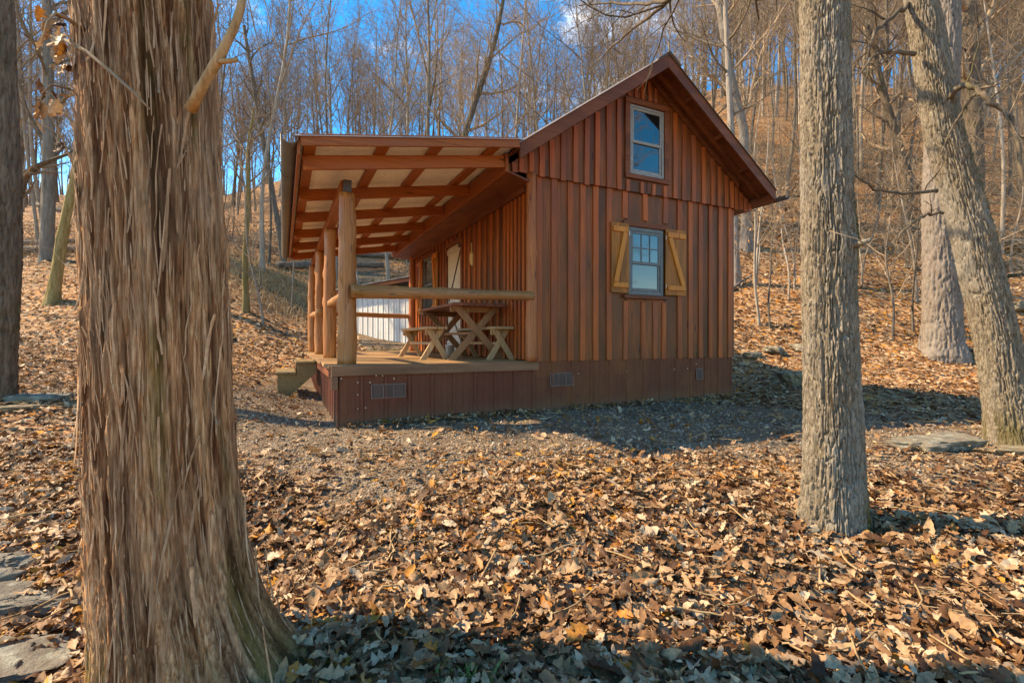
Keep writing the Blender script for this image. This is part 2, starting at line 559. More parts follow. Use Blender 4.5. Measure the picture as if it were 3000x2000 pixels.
M['door'] = metal_paint('cream_door_paint', (0.56, 0.50, 0.41), 0.5, (0.50, 0.44, 0.36))
M['dooriron'] = plain('dark_door_strip', (0.05, 0.035, 0.03), 0.5)
M['shed'] = metal_paint('pale_shed_metal', (0.66, 0.63, 0.58), 0.5, (0.54, 0.52, 0.46))
M['screw'] = plain('zinc_screw', (0.6, 0.58, 0.56), 0.35, 0.6)
M['white'] = plain('white_enamel', (0.70, 0.70, 0.68), 0.35)
M['paddle'] = wood('pale_paddle_wood', (0.40, 0.27, 0.10), (0.55, 0.39, 0.16), (0.62, 0.47, 0.22), 'z', 0.6, False, 0.1)
M['wire'] = plain('dark_wire', (0.03, 0.025, 0.02), 0.6)
M['stake_orange'] = plain('orange_pole_paint', (0.60, 0.24, 0.04), 0.5)
M['stake_grey'] = plain('grey_pole_steel', (0.34, 0.34, 0.33), 0.5)
M['rock'] = rock_mat('lichen_limestone', (0.13, 0.105, 0.07), (0.25, 0.21, 0.15), (0.34, 0.33, 0.25))
M['rockdark'] = rock_mat('brown_sandstone', (0.14, 0.095, 0.05), (0.28, 0.20, 0.11), (0.30, 0.27, 0.17))
M['leaf'] = leaf_mat('dry_leaf', False)
M['litter'] = leaf_mat('leaf_litter', True)
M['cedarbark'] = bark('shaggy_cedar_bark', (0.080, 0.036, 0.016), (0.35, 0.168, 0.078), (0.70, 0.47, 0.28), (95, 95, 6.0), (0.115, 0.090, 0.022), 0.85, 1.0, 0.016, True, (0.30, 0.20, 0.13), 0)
M['cedarstrip'] = bark('peeling_bark_strip', (0.20, 0.105, 0.05), (0.36, 0.21, 0.115), (0.56, 0.39, 0.245), (40, 40, 4), None, 0.85, 0.5, 0.004, False, None, 0.7)
M['oakbark'] = bark('furrowed_oak_bark', (0.085, 0.062, 0.040), (0.222, 0.174, 0.120), (0.41, 0.345, 0.26), (75, 75, 18), (0.105, 0.082, 0.020), 0.92, 1.0, 0.016, True, (0.30, 0.265, 0.215), 0)
M['palebark'] = bark('pale_smooth_bark', (0.14, 0.108, 0.084), (0.24, 0.192, 0.152), (0.34, 0.285, 0.235), (26, 26, 7), None, 0.9, 0.9, 0.02, False, (0.27, 0.235, 0.195), 0.3)
M['darkbark'] = bark('dark_ridged_bark', (0.050, 0.037, 0.026), (0.125, 0.092, 0.062), (0.22, 0.17, 0.12), (20, 20, 4), (0.085, 0.085, 0.025), 0.92, 0.9, 0.02, False, None, 0.3)
M['woodbark'] = bark('woodland_bark', (0.12, 0.095, 0.072), (0.235, 0.195, 0.150), (0.37, 0.315, 0.255), (11, 11, 2.2), None, 0.9, 0.7, 0.02, False, (0.24, 0.185, 0.13), 1.0)
M['twig'] = bark('bare_twig_bark', (0.155, 0.105, 0.064), (0.275, 0.196, 0.126), (0.40, 0.30, 0.21), (6, 6, 3), None, 0.9, 0.1, 0.01, False, None, 1.0)
M['mossbark'] = bark('mossy_sapling_bark', (0.14, 0.095, 0.03), (0.26, 0.185, 0.07), (0.38, 0.29, 0.13), (16, 16, 3), (0.17, 0.14, 0.02), 0.9, 0.6, 0.01)
M['deadwood'] = bark('weathered_dead_wood', (0.20, 0.115, 0.05), (0.36, 0.225, 0.105), (0.48, 0.33, 0.18), (50, 50, 9), None, 0.8, 0.5, 0.006, False, None, 0)
M['corner_log'] = wood('stained_corner_log_wood', (0.26, 0.075, 0.020), (0.40, 0.125, 0.036), (0.50, 0.18, 0.06), 'z', 0.5, True, 0.15, (0.32, 0.10, 0.035))
M['logbark'] = bark('fallen_log_bark', (0.06, 0.046, 0.035), (0.14, 0.11, 0.085), (0.25, 0.20, 0.16), (8, 8, 8), None, 0.92, 0.8, 0.02)

# ------------------------------------------------------------------ terrain
CX, CY, TH = 0.285, 6.2, R(25.6)
cT, sT = math.cos(TH), math.sin(TH)

def cab2w(s, q):
    return CX + s * cT - q * sT, CY + s * sT + q * cT

def w2cab(x, y):
    return cT * (x - CX) + sT * (y - CY), -sT * (x - CX) + cT * (y - CY)

LP = np.array([[0, -.27], [2, -.25], [3.5, -.10], [4.8, -.03], [5.5, .15], [6.5, .27], [8, .36], [10, .45], [11.5, .60], [12.5, 1.0], [14, 1.85], [18, 3.6], [20, 4.3], [30, 8], [60, 19], [100, 27], [240, 32]])
MP = np.array([[0, -.27], [2, -.25], [3.5, -.10], [5.0, -.02], [9, .05], [11, .35], [12.5, .72], [14, .95], [16, 1.45], [18, 2.3], [20, 3.3], [30, 8.3], [60, 22], [100, 32], [240, 38]])
RP = np.array([[0, -.27], [2, -.25], [3.5, -.10], [5.0, -.04], [8.5, 0.0], [9.6, .06], [10.6, .35], [12, 1.05], [16, 3.4], [20, 6.0], [30, 13.0], [50, 27], [80, 43], [130, 55], [240, 60]])
BP = np.array([[0, -.27], [3, -.35], [10, -.8], [30, -1.5], [240, -3]])

def ground_z(x, y, micro=True):
    x, y = np.asarray(x, float), np.asarray(y, float)
    r = np.hypot(x, y)
    az = np.degrees(np.arctan2(x, y))
    d = r * np.maximum(np.cos(np.radians(np.clip(az, -52, 52))), 0.5)
    zl, zm, zr, zb = (np.interp(d if i < 3 else r, T[:, 0], T[:, 1]) for i, T in enumerate((LP, MP, RP, BP)))
    wl_ = 1 - sst(-33, -21, az)
    wr_ = sst(2, 26, az)
    z = zl * wl_ + zm * (1 - wl_) * (1 - wr_) + zr * wr_
    wb_ = sst(60, 105, np.abs(az))
    z = z * (1 - wb_) + zb * wb_
    P = np.stack([x, y, np.zeros_like(x)], -1)
    z = z + 0.35 * fbm(P * 0.11, 3, 3) * sst(10, 25, r)
    if micro:
        z = z + 0.035 * fbm(P * 1.6, 3, 11) * sst(0.2, 1.0, r) * (1 - 0.6 * gravel_mask(x, y))
    return z

GB = np.array([[-5.0, 5.6], [-3.4, 4.5], [-2.4, 3.9], [-1.2, 3.4], [0.2, 3.45], [1.0, 3.95], [1.8, 3.95], [2.8, 3.6], [4.4, 3.75], [5.6, 4.3], [7.5, 5.2]])

def gravel_mask(x, y):
    x, y = np.asarray(x, float), np.asarray(y, float)
    P = np.stack([x, y, np.zeros_like(x)], -1)
    w = 0.45 * fbm(P * 0.9, 4, 31)
    m = sst(-0.25, 0.35, y - np.interp(x, GB[:, 0], GB[:, 1]) + w)
    s, q = w2cab(x, y)
    left = sst(-0.3, 0.4, (x + 3.9 + 0.16 * (y - 6)) + w * .8) * (1 - sst(9.6, 11.0, y + w))
    right = 1 - sst(5.6, 6.6, y + w - np.maximum(0, 3.9 - x) * 1.3)
    side = np.where(s < -1.0, left, 1.0)
    m = m * side * np.where(s > 1.0, np.clip(right, 0, 1), 1)
    m = m * (1 - sst(5.5, 6.5, x + w))
    return np.clip(m, 0, 1) * (np.abs(x) < 9)

def gz(x, y):
    return float(ground_z(np.array([x]), np.array([y]), False)[0])

def build_ground():
    NR, NA = 300, 540
    rr = 0.12 * (320 / 0.12) ** (np.arange(NR) / (NR - 1))
    aa = np.arange(NA) * 2 * np.pi / NA
    x = rr[:, None] * np.sin(aa)
    y = rr[:, None] * np.cos(aa)
    z = ground_z(x, y)
    gm = gravel_mask(x, y)
    V = np.stack([x, y, z], -1).reshape(-1, 3)
    i = np.arange(NR - 1)[:, None] * NA
    k = np.arange(NA)
    k2 = (k + 1) % NA
    Q = np.stack([i + k, i + NA + k, i + NA + k2, i + k2], -1).reshape(-1, 4)
    V = np.vstack([V, [[0, 0, float(ground_z(np.array([0.]), np.array([0.0]))[0])]]])
    T = np.stack([np.full(NA, len(V) - 1), k, k2], -1)
    m, nt, b = new_mat('leafy_ground')
    v, _ = coords(nt, (1, 1, 1), False)
    vo = N(nt, 'ShaderNodeTexVoronoi', Scale=14.0, Randomness=1.0)
    wv = N(nt, 'ShaderNodeTexNoise', Scale=7.0, Detail=3.0)
    nt.links.new(v, wv.inputs['Vector'])
    va = nt.nodes.new('ShaderNodeVectorMath')
    va.operation = 'MULTIPLY_ADD'
    va.inputs[1].default_value = (.12, .12, .12)
    nt.links.new(wv.outputs['Color'], va.inputs[0])
    nt.links.new(v, va.inputs[2])
    nt.links.new(va.outputs[0], vo.inputs['Vector'])
    sep = nt.nodes.new('ShaderNodeSeparateColor')
    nt.links.new(vo.outputs['Color'], sep.inputs[0])
    leafc = ramp(nt, sep.outputs[0], LEAF_STOPS)
    n3 = N(nt, 'ShaderNodeTexNoise', Scale=0.6, Detail=5.0)
    nt.links.new(v, n3.inputs['Vector'])
    k3 = ramp(nt, n3.outputs['Fac'], [(0.35, (.72, .66, .62)), (0.65, (1.1, 1.02, .95))])
    leafc = mixc(nt, 1.0, leafc, k3, 'MULTIPLY')
    vg = N(nt, 'ShaderNodeTexVoronoi', Scale=55.0)
    nt.links.new(v, vg.inputs['Vector'])
    sg = nt.nodes.new('ShaderNodeSeparateColor')
    nt.links.new(vg.outputs['Color'], sg.inputs[0])
    grc = ramp(nt, sg.outputs[0], [(0, (.07, .046, .026)), (.3, (.155, .106, .064)), (.6, (.235, .17, .11)), (.85, (.32, .26, .19)), (1, (.33, .18, .07))])
    n4 = N(nt, 'ShaderNodeTexNoise', Scale=2.2, Detail=7.0)
    nt.links.new(v, n4.inputs['Vector'])
    dirt = ramp(nt, n4.outputs['Fac'], [(0.42, (0, 0, 0)), (0.66, (.8, .8, .8))])
    grc = mixc(nt, dirt, grc, (.15, .098, .06))
    at = N(nt, 'ShaderNodeAttribute', attribute_name='gravel')
    col = mixc(nt, at.outputs['Fac'], leafc, grc)
    nt.links.new(col, b.inputs['Base Color'])
    b.inputs['Roughness'].default_value = 0.9
    b.inputs['Specular IOR Level'].default_value = 0.15
    mh = nt.nodes.new('ShaderNodeMix')
    nt.links.new(at.outputs['Fac'], mh.inputs[0])
    nt.links.new(sep.outputs[1], mh.inputs[2])
    nt.links.new(vg.outputs['Distance'], mh.inputs[3])
    bump(nt, b, mh.outputs[0], 0.8, 0.02)
    return link('ground', np_mesh('ground', V, Q, T, True, {'gravel': np.append(gm.ravel(), 0)}, [m]), kind='structure')

ground = build_ground()

# ------------------------------------------------------------------ cabin
def inside_cabin(x, y, pad=0.0):
    s, q = w2cab(x, y)
    return (s > -2.5 - pad) & (s < 3.7 + pad) & (q > -0.06 - pad) & (q < 6.2 + pad)

cabin = bpy.data.objects.new('cabin', None)
cabin.location = (CX, CY, 0)
cabin.rotation_euler = (0, 0, TH)
C.objects.link(cabin)
cabin['label'] = 'red stained board and batten cabin with gable roof and log post porch'
cabin['category'] = 'cabin'
CAB = dict(parent=cabin)
DECK, WB, ZO, WW, LEN = 0.655, 0.665, 3.07, 3.66, 6.1
APEX, SLOPE = 4.70, 0.71     # underside line of the main roof at s = 1.83 (outside face of wall top)

def roof_under(s):
    return APEX - SLOPE * abs(s - 1.83)

def wobble(mb, amt, seed):
    r = random.Random(seed)
    k = [r.uniform(-amt, amt) for _ in range(6)]
    mb.V = [(x + k[0] * math.sin(z * 1.7 + k[1] * 90) + k[2], y, z) for x, y, z in mb.V]
    return mb

# wall cores: plain sheathing behind the boards, each wall a part
core = wood('sheathing_wood', (0.06, 0.02, 0.012), (0.10, 0.032, 0.018), (0.14, 0.045, 0.025), 'z', 0.8, False, 0.1)
front = MB()
fr = [(0, WB), (WW, WB), (WW, roof_under(WW)), (1.83, APEX), (0, roof_under(0))]
front.add([(s, 0.0, z) for s, z in fr] + [(s, 0.09, z) for s, z in fr], [(0, 1, 2, 3, 4), (9, 8, 7, 6, 5)] + [(i, i + 5, (i + 1) % 5 + 5, (i + 1) % 5) for i in range(5)])
front_wall = front.build('front_wall', core, **CAB)
bk = MB()
bk.add([(s, LEN, z) for s, z in fr] + [(s, LEN - .09, z) for s, z in fr], [(4, 3, 2, 1, 0), (5, 6, 7, 8, 9)] + [(i + 5, i, (i + 1) % 5, (i + 1) % 5 + 5) for i in range(5)])
bk.build('rear_wall', core, **CAB)
side_wall = MB().box(0.0, 0.09, 0.092, LEN - .092, WB, roof_under(0) - .02).build('porch_side_wall', core, **CAB)
MB().box(WW - .09, WW, 0.092, LEN - .092, WB, roof_under(WW) - .02).build('hill_side_wall', core, **CAB)

# lower tier boards and battens (positions along the wall)
def zx2s(zx, q=-0.04):
    r = ((1450 + .4464 * zx) / 1.2755 - 1176) / 1100.0
    return (r * (CY + q * cT) - (CX - q * sT)) / (cT - r * sT)

low = [zx2s(v) for v in (290, 388, 495, 578, 664, 748, 853, 988, 1120, 1213, 1283, 1350, 1416, 1480, 1543)]
und = [zx2s(v) for v in (857, 975, 1052, 1110)]
up_l = [zx2s(v) for v in (75, 120, 165, 230, 297, 365, 437, 520, 593, 662, 735, 803)]
up_r = [zx2s(v) for v in (1170, 1228, 1292, 1355, 1415, 1460, 1505, 1540, 1570, 1600, 1630, 1658)]
WIN = (1.645, 2.325, 1.535, 2.70)      # lower window s0, s1, z0, z1 (set below from photo)
def zp(zx, zy, q=-0.05, z4=True):
    """point on the gable plane seen at a place in the close-up views -> (s, z)"""
    if z4:
        fx, fy = 1600 + .41445 * zx, 600 + .41445 * zy
    else:
        fx, fy = 1450 + .44643 * zx, 100 + .44643 * zy
    dx, dy = fx / 1.2755, fy / 1.2755
    r = (dx - 1176) / 1100
    s = (r * (CY + q * cT) - (CX - q * sT)) / (cT - r * sT)
    d = CY + s * sT + q * cT
    return s, EYE + (780 - dy) / 1100 * d

wl0, wz1 = zp(582, 152)
wl1, wz1b = zp(832, 181)
_, wz0 = zp(582, 634)
_, wz0b = zp(832, 643)
WIN = (wl0, wl1, (wz0 + wz0b) / 2, (wz1 + wz1b) / 2)
ul0, uz1 = zp(877, 464, z4=False)
ul1, uz1b = zp(1098, 520, z4=False)
_, uz0 = zp(877, 915, z4=False)
_, uz0b = zp(1090, 962, z4=False)
UWIN = (ul0, ul1, (uz0 + uz0b) / 2, (uz1 + uz1b) / 2)
print('WIN', WIN, 'UWIN', UWIN, 'low', [round(v, 2) for v in low])

def boards(edges, z0f, z1f, y0, parent, seed, mat='board', holes=()):
    """vertical boards between edges; z1f may slope"""
    for i in range(len(edges) - 1):
        a, b_ = edges[i] + .004, edges[i + 1] - .004
        spans = [(z0f, z1f)]
        for (h0, h1, hz0, hz1) in holes:
            if b_ > h0 and a < h1:
                if a < h0 - .03 or b_ > h1 + .03:
                    pass
                spans = [(z0f, lambda s, z=hz0: z), (lambda s, z=hz1: z, z1f)]
        for f0, f1 in spans:
            dy = random.uniform(-.003, .003)
            za, zb_, zc, zd = f0(a), f0(b_), f1(a), f1(b_)
            if zc - za < .03 and zd - zb_ < .03:
                continue
            zc, zd = max(zc, za + .005), max(zd, zb_ + .005)
            V = [(a, y0 + dy, za), (b_, y0 + dy, zb_), (b_, y0 + dy, zd), (a, y0 + dy, zc)]
            V += [(x, -.001 if y0 > -.05 else y0 + .024, z) for x, y, z in V]
            F = [(0, 1, 2, 3), (1, 5, 6, 2), (4, 0, 3, 7), (3, 2, 6, 7), (4, 5, 1, 0)]
            MB().add(V, F).build('board', M[mat], parent)

def batten(s, z0, z1a, z1b, w, y0, y1, parent, seed):
    r = random.Random(seed)
    a, b_ = s - w / 2, s + w / 2
    t0, t1 = r.uniform(-.006, .006), r.uniform(-.006, .006)
    n = 6
    V, F = [], []
    for k in range(n + 1):
        u = k / n
        o = t0 * (1 - u) + t1 * u + r.uniform(-.0022, .0022)
        za, zb_ = z0 + (z1a - z0) * u, z0 + (z1b - z0) * u
        c = .004
        V += [(a + o, y1, za), (a + o, y0 + c, za), (a + o + c, y0, za), (b_ + o - c, y0, zb_), (b_ + o, y0 + c, zb_), (b_ + o, y1, zb_)]
    for k in range(n):
        for j in range(5):
            i = k * 6 + j
            F.append((i, i + 1, i + 7, i + 6))
    F.append((5, 4, 3, 2, 1, 0))
    F.append(tuple(n * 6 + j for j in range(6)))
    MB().add(V, F).build('batten', M['batten'], parent)

eps = lambda z: (lambda s: z)
ZL = ZO - .02
edges = [0.0] + low[:-1] + [WW]
hole = (WIN[0] - .02, WIN[1] + .02, WIN[2] - .04, WIN[3] + .05)
# split boards at window edges so that every board either clears it or is cut by it
ed2 = sorted(set([round(e, 3) for e in edges if not (hole[0] - .02 < e < hole[1] + .02)] + [round(hole[0], 3), round((hole[0] + hole[1]) / 2, 3), round(hole[1], 3)]))
boards(ed2, eps(WB - .01), eps(ZL), -.024, front_wall, 1, holes=[hole])
for i, s in enumerate(low):
    w = [.082, .088, .088, .088, .088, .085, .09, .09, .085, .085, .085, .085, .08, .08, .085][i]
    if hole[0] - .05 < s < hole[1] + .05:
        batten(s, hole[3] + .06, ZL, ZL, w, -.045, -.0255, front_wall, i)
    else:
        batten(s, WB - .015, ZL, ZL, w, -.045, -.0255, front_wall, i)
for i, s in enumerate(und):
    batten(s, WB - .015, hole[2] - .055, hole[2] - .055, .08, -.045, -.0255, front_wall, 40 + i)
batten(low[0] - .10 if low[0] > .2 else .045, WB - .015, ZL, ZL, .05, -.046, -.0255, front_wall, 77)
# upper tier overlaps the lower one
uhole = (UWIN[0] - .02, UWIN[1] + .02, UWIN[2] - .02, UWIN[3] + .02)
ue = [-.37] + [s for s in up_l] + [uhole[0], (uhole[0] + uhole[1]) / 2, uhole[1]] + [s for s in up_r] + [WW + .33]
ue = sorted(set(round(v, 3) for v in ue))
# eave returns beyond the wall edge keep to the roof line
zlow = lambda s: ZO - .03 if -.02 <= s <= WW + .02 else ZO - .03
boards(ue, zlow, lambda s: max(roof_under(s) - .005, ZO), -.066, front_wall, 2, holes=[uhole])
for i, s in enumerate(up_l + up_r):
    zt = min(roof_under(s - .04), roof_under(s + .04)) - .005
    if zt < ZO + .03:
        continue
    batten(s, ZO - .045 + random.uniform(-.012, .01), zt, zt, .078 if i > 3 else .07, -.088, -.0675, front_wall, 100 + i)
for i, v in enumerate((868, 913, 957, 1003, 1042)):
    s = zx2s(v)
    batten(s, uhole[3] + .08, roof_under(s) - .02, roof_under(s) - .02, .06, -.088, -.0675, front_wall, 150 + i)
for i, v in enumerate((862, 953, 1030, 1104)):
    batten(zx2s(v), ZO - .045, uhole[2] - .075, uhole[2] - .075, .062, -.088, -.0675, front_wall, 160 + i)
MB().tube([(s, -.052 - .004 * math.sin(s * 9), ZO - .028 + .006 * math.sin(s * 7)) for s in np.linspace(.1, WW - .05, 24)], [.005] * 24, 5).build('drip_cord', M['wire'], **CAB)

# porch side wall boards (face -s)
qs = np.linspace(0.10, LEN, 26)
def side_board(q0, q1, z0, z1, name='board', x=-.024, mat='board', th=.023):
    MB().box(x, x + th, q0 + .004, q1 - .004, z0, z1, .002).build(name, M[mat], side_wall)
DOOR = (2.62, 3.52, 2.69)
SWIN = (4.45, 5.22, 1.54, 2.74)
STOP = 3.02
for i in range(len(qs) - 1):
    a, b_ = qs[i], qs[i + 1]
    m_ = (a + b_) / 2
    if DOOR[0] - .05 < m_ < DOOR[1] + .05:
        side_board(a, b_, DOOR[2] + .09, STOP)
    elif SWIN[0] < m_ < SWIN[1]:
        side_board(a, b_, WB, SWIN[2] - .05)
        side_board(a, b_, SWIN[3] + .06, STOP)
    else:
        side_board(a, b_, WB, STOP)
for i, q in enumerate(list(qs[1:]) + list((qs[1:4] + qs[:3]) / 2)):
    w = .07
    if DOOR[0] - .1 < q < DOOR[1] + .1:
        side_board(q - w / 2, q + w / 2, DOOR[2] + .095, STOP, 'batten', -.05, 'batten', .025)
    elif SWIN[0] - .05 < q < SWIN[1] + .05:
        side_board(q - w / 2, q + w / 2, WB, SWIN[2] - .055, 'batten', -.05, 'batten', .025)
        side_board(q - w / 2, q + w / 2, SWIN[3] + .065, STOP, 'batten', -.05, 'batten', .025)
    else:
        side_board(q - w / 2, q + w / 2, WB, STOP, 'batten', -.05, 'batten', .025)

# -------- windows
def window_front(name, W, frame_mat, y, trim, label, lights):
    s0, s1, z0, z1 = W
    fw = .055 if lights else .035
    f = MB()
    f.box(s0, s0 + fw, y, .0, z0, z1, .004).box(s1 - fw, s1, y, .0, z0, z1, .004)
    f.box(s0 + fw, s1 - fw, y, .0, z1 - fw, z1, .004).box(s0 + fw, s1 - fw, y, .0, z0, z0 + fw, .004)
    win = f.build(name, M[frame_mat], cabin, label=label)
    zm = z0 + (z1 - z0) * .475
    sw = .038
    for k, (a, b_, yy) in enumerate(((zm - .02, z1 - fw - .002, y + .004), (z0 + fw + .002, zm + .018, y + .016))):
        sa = MB()
        sa.box(s0 + fw + .001, s0 + fw + sw, yy, yy + .016, a, b_, .003).box(s1 - fw - sw, s1 - fw - .001, yy, yy + .016, a, b_, .003)
        sa.box(s0 + fw + sw, s1 - fw - sw, yy, yy + .016, b_ - .036, b_, .003).box(s0 + fw + sw, s1 - fw - sw, yy, yy + .016, a, a + .042, .003)
        if lights and k == 0:
            g0, g1 = s0 + fw + sw, s1 - fw - sw
            for j in (1, 2):
                x = g0 + (g1 - g0) * j / 3
                sa.box(x - .008, x + .008, yy + .002, yy + .010, a + .043, b_ - .037, .002)
            zc = (a + b_) / 2
            sa.box(g0 + .001, g1 - .001, yy + .003, yy + .009, zc - .008, zc + .008, .002)
        sa.build('sash', M[frame_mat], win)
        MB().box(s0 + fw + sw - .004, s1 - fw - sw + .004, yy + .011, yy + .014, a + .038, b_ - .032, .001).build('pane', M['glass' if k == 0 else ('glass2' if lights else 'glass')], win)
    return win

w1 = window_front('window', WIN, 'greyframe', -.04, None, 'grey double hung window with divided upper sash between open shutters', True)
hs0, _ = zp(545, 130); hs1, _ = zp(858, 160); ss0, _ = zp(545, 650); ss1, _ = zp(850, 650)
MB().box(hs0, hs1, -.062, -.0255, WIN[3] + .004, WIN[3] + .075, .004).build('window_header', M['trim_x'], cabin)
MB().box(ss0, ss1, -.085, -.0255, WIN[2] - .058, WIN[2] - .004, .004).build('window_sill', M['trim_x'], cabin)
w2 = window_front('window', UWIN, 'paleframe', -.082, None, 'pale framed double hung loft window in the gable', False)
t = .09
MB().box(UWIN[0] - t, UWIN[0] - .004, -.098, -.0675, UWIN[2] - .06, UWIN[3] + .005, .004).build('window_trim', M['trim_x'], cabin)
MB().box(UWIN[1] + .004, UWIN[1] + t, -.098, -.0675, UWIN[2] - .06, UWIN[3] + .005, .004).build('window_trim', M['trim_x'], cabin)
MB().box(UWIN[0] - t, UWIN[1] + t, -.102, -.0675, UWIN[3] + .008, UWIN[3] + .085, .004).build('window_trim', M['trim_x'], cabin)
MB().box(UWIN[0] - t, UWIN[1] + t, -.110, -.0675, UWIN[2] - .07, UWIN[2] - .004, .004).build('window_sill', M['trim_x'], cabin)

def shutter(s0, s1, z0, z1, y, inner_left, label, plane='front', mid=True, braces=None):
    """plank shutter with Z brace; plane 'front' lies in q = y, 'side' lies in s = y"""
    root = None
    def bx(a, b_, c_, d, p0, p1, name, mat, parent):
        if plane == 'front':
            mb = MB().box(a, b_, p0, p1, c_, d, .003)
        else:
            mb = MB().box(p0, p1, a, b_, c_, d, .003)
        return mb.build(name, M[mat], parent)
    n = 2 if plane == 'front' else 2
    root = bx(s0, s0 + (s1 - s0) * .5 - .002, z0, z1, y, y + .022, 'shutter', 'shutter', cabin)
    root['label'] = label
    bx(s0 + (s1 - s0) * .5 + .002, s1, z0, z1, y, y + .022, 'plank', 'shutter', root)
    bw = .075
    zt, zb_ = z1 - .13, z0 + .075
    i0, i1 = s0 + (.02 if not inner_left else .03), s1 - (.03 if not inner_left else .02)
    bx(i0, i1, zt, zt + bw, y - .022, y - .001, 'crossbar', 'brace', root)
    bx(i0, i1, zb_, zb_ + bw * .9, y - .022, y - .001, 'crossbar', 'brace', root)
    if inner_left:
        p0, p1 = (i0 + .045, zt - .004), (i1 - .045, zb_ + bw * .9 + .004)
    else:
        p0, p1 = (i1 - .045, zt - .004), (i0 + .045, zb_ + bw * .9 + .004)
    if plane == 'front':
        a3, b3, up = (p0[0], y - .0125, p0[1]), (p1[0], y - .0125, p1[1]), (0, 1, 0)
    else:
        a3, b3, up = (y - .0125, p0[0], p0[1]), (y - .0125, p1[0], p1[1]), (1, 0, 0)
    MB().bar(a3, b3, .075, .021, up).build('brace', M['brace'], root)

sl0, _ = zp(455, 370); sl1, _ = zp(581, 370); sr0, _ = zp(836, 400); sr1, _ = zp(980, 400)
_, sz1 = zp(455, 118); _, sz0 = zp(455, 620); _, sz1b = zp(978, 190); _, sz0b = zp(978, 645)
shutter(sl0, sl1 - .004, (sz0 + sz0b) / 2, (sz1 + sz1b) / 2, -.075, False, 'left golden brown plank shutter with Z brace')
shutter(sr0 + .004, sr1, (sz0 + sz0b) / 2, (sz1 + sz1b) / 2, -.075, True, 'right golden brown plank shutter with Z brace')
MB().box(sl1 - .008, sl1 + .004, -.083, -.078, sz1b - .16, sz1b - .10).box(sr0, sr0 + .008, -.083, -.078, sz1b - .16, sz1b - .10).box(sr0, sr0 + .008, -.083, -.078, sz0b + .10, sz0b + .16).build('hinges', M['white'], cabin)

# side window, shutters and door under the porch
q0, q1, z0, z1 = SWIN
f = MB()
f.box(-.045, 0, q0, q0 + .06, z0, z1).box(-.045, 0, q1 - .06, q1, z0, z1).box(-.045, 0, q0 + .06, q1 - .06, z1 - .06, z1).box(-.045, 0, q0 + .06, q1 - .06, z0, z0 + .06)
sw_ = f.build('window', M['greyframe'], cabin, label='dark window under the porch roof beside the door')
MB().box(-.020, -.016, q0 + .06, q1 - .06, z0 + .06, z1 - .06, .001).build('pane', M['glass2'], sw_)
MB().box(-.028, -.012, q0 + .06, q1 - .06, (z0 + z1) / 2 - .02, (z0 + z1) / 2 + .02).build('sash', M['greyframe'], sw_)
MB().box(-.07, -.026, q0 - .08, q1 + .08, z1 + .003, z1 + .075).build('window_header', M['trim_y'], cabin)
MB().box(-.09, -.026, q0 - .06, q1 + .06, z0 - .06, z0 - .004).build('window_sill', M['trim_y'], cabin)
shutter(q1 + .02, q1 + .42, z0 - .03, z1 + .02, -.075, True, 'far plank shutter of the porch window', 'side')
shutter(q0 - .42, q0 - .02, z0 - .03, z1 + .02, -.075, False, 'near plank shutter of the porch window', 'side')
d0, d1, dz = DOOR
door = MB().box(-.035, -.002, d0 + .06, d1 - .06, DECK + .03, dz, .004).build('door', M['door'], cabin, label='cream plank door with dark diagonal brace')
fm = MB()
fm.box(-.065, -.001, d0 - .03, d0 + .055, DECK + .002, dz + .08).box(-.065, -.001, d1 - .055, d1 + .03, DECK + .002, dz + .08).box(-.07, -.001, d0 + .056, d1 - .056, dz + .004, dz + .085)
fm.build('door_frame', M['trim_y'], cabin)
for zz in (DECK + .16, dz - .14):
    MB().box(-.058, -.036, d0 + .07, d1 - .07, zz, zz + .10).build('rail', M['door'], door)
zmid = (DECK + dz) / 2 - .05
MB().bar((-.043, d0 + .10, dz - .15), (-.043, d1 - .12, zmid + .03), .03, .014, (1, 0, 0)).build('brace_strip', M['dooriron'], door)
MB().bar((-.043, d1 - .12, zmid - .03), (-.043, d0 + .10, DECK + .27), .03, .014, (1, 0, 0)).build('brace_strip', M['dooriron'], door)
MB().box(-.058, -.036, d0 + .07, d1 - .07, zmid - .012, zmid + .03).build('rail', M['door'], door)
MB().box(-.085, -.04, d0 + .062, d0 + .10, dz - .10, dz - .03).build('closer', M['dooriron'], door)
MB().tube([(-.036, d1 - .13, 1.62), (-.09, d1 - .13, 1.62)], [.024, .028], 10).build('handle', M['dooriron'], door)

# -------- main roof
RO, RE = -.487, LEN + .42     # front and rear ends along q
EAVE_L, EAVE_R = -.44, 4.03
roof_top = lambda s: APEX + .135 - SLOPE * abs(s - 1.83)
roof = MB()
for sa, sb in ((EAVE_L, 1.83), (1.83, EAVE_R)):
    za, zb_ = roof_top(sa) - .022, roof_top(sb) - .022
    V = [(sa, RO + .03, za), (sb, RO + .03, zb_), (sb, RE, zb_), (sa, RE, za)]
    V += [(x, y, z - .03) for x, y, z in V]
    roof.add(V, [(0, 1, 2, 3), (7, 6, 5, 4), (0, 4, 5, 1), (1, 5, 6, 2), (2, 6, 7, 3), (3, 7, 4, 0)])
main_roof = roof.build('roof', M['trim_y'], cabin)
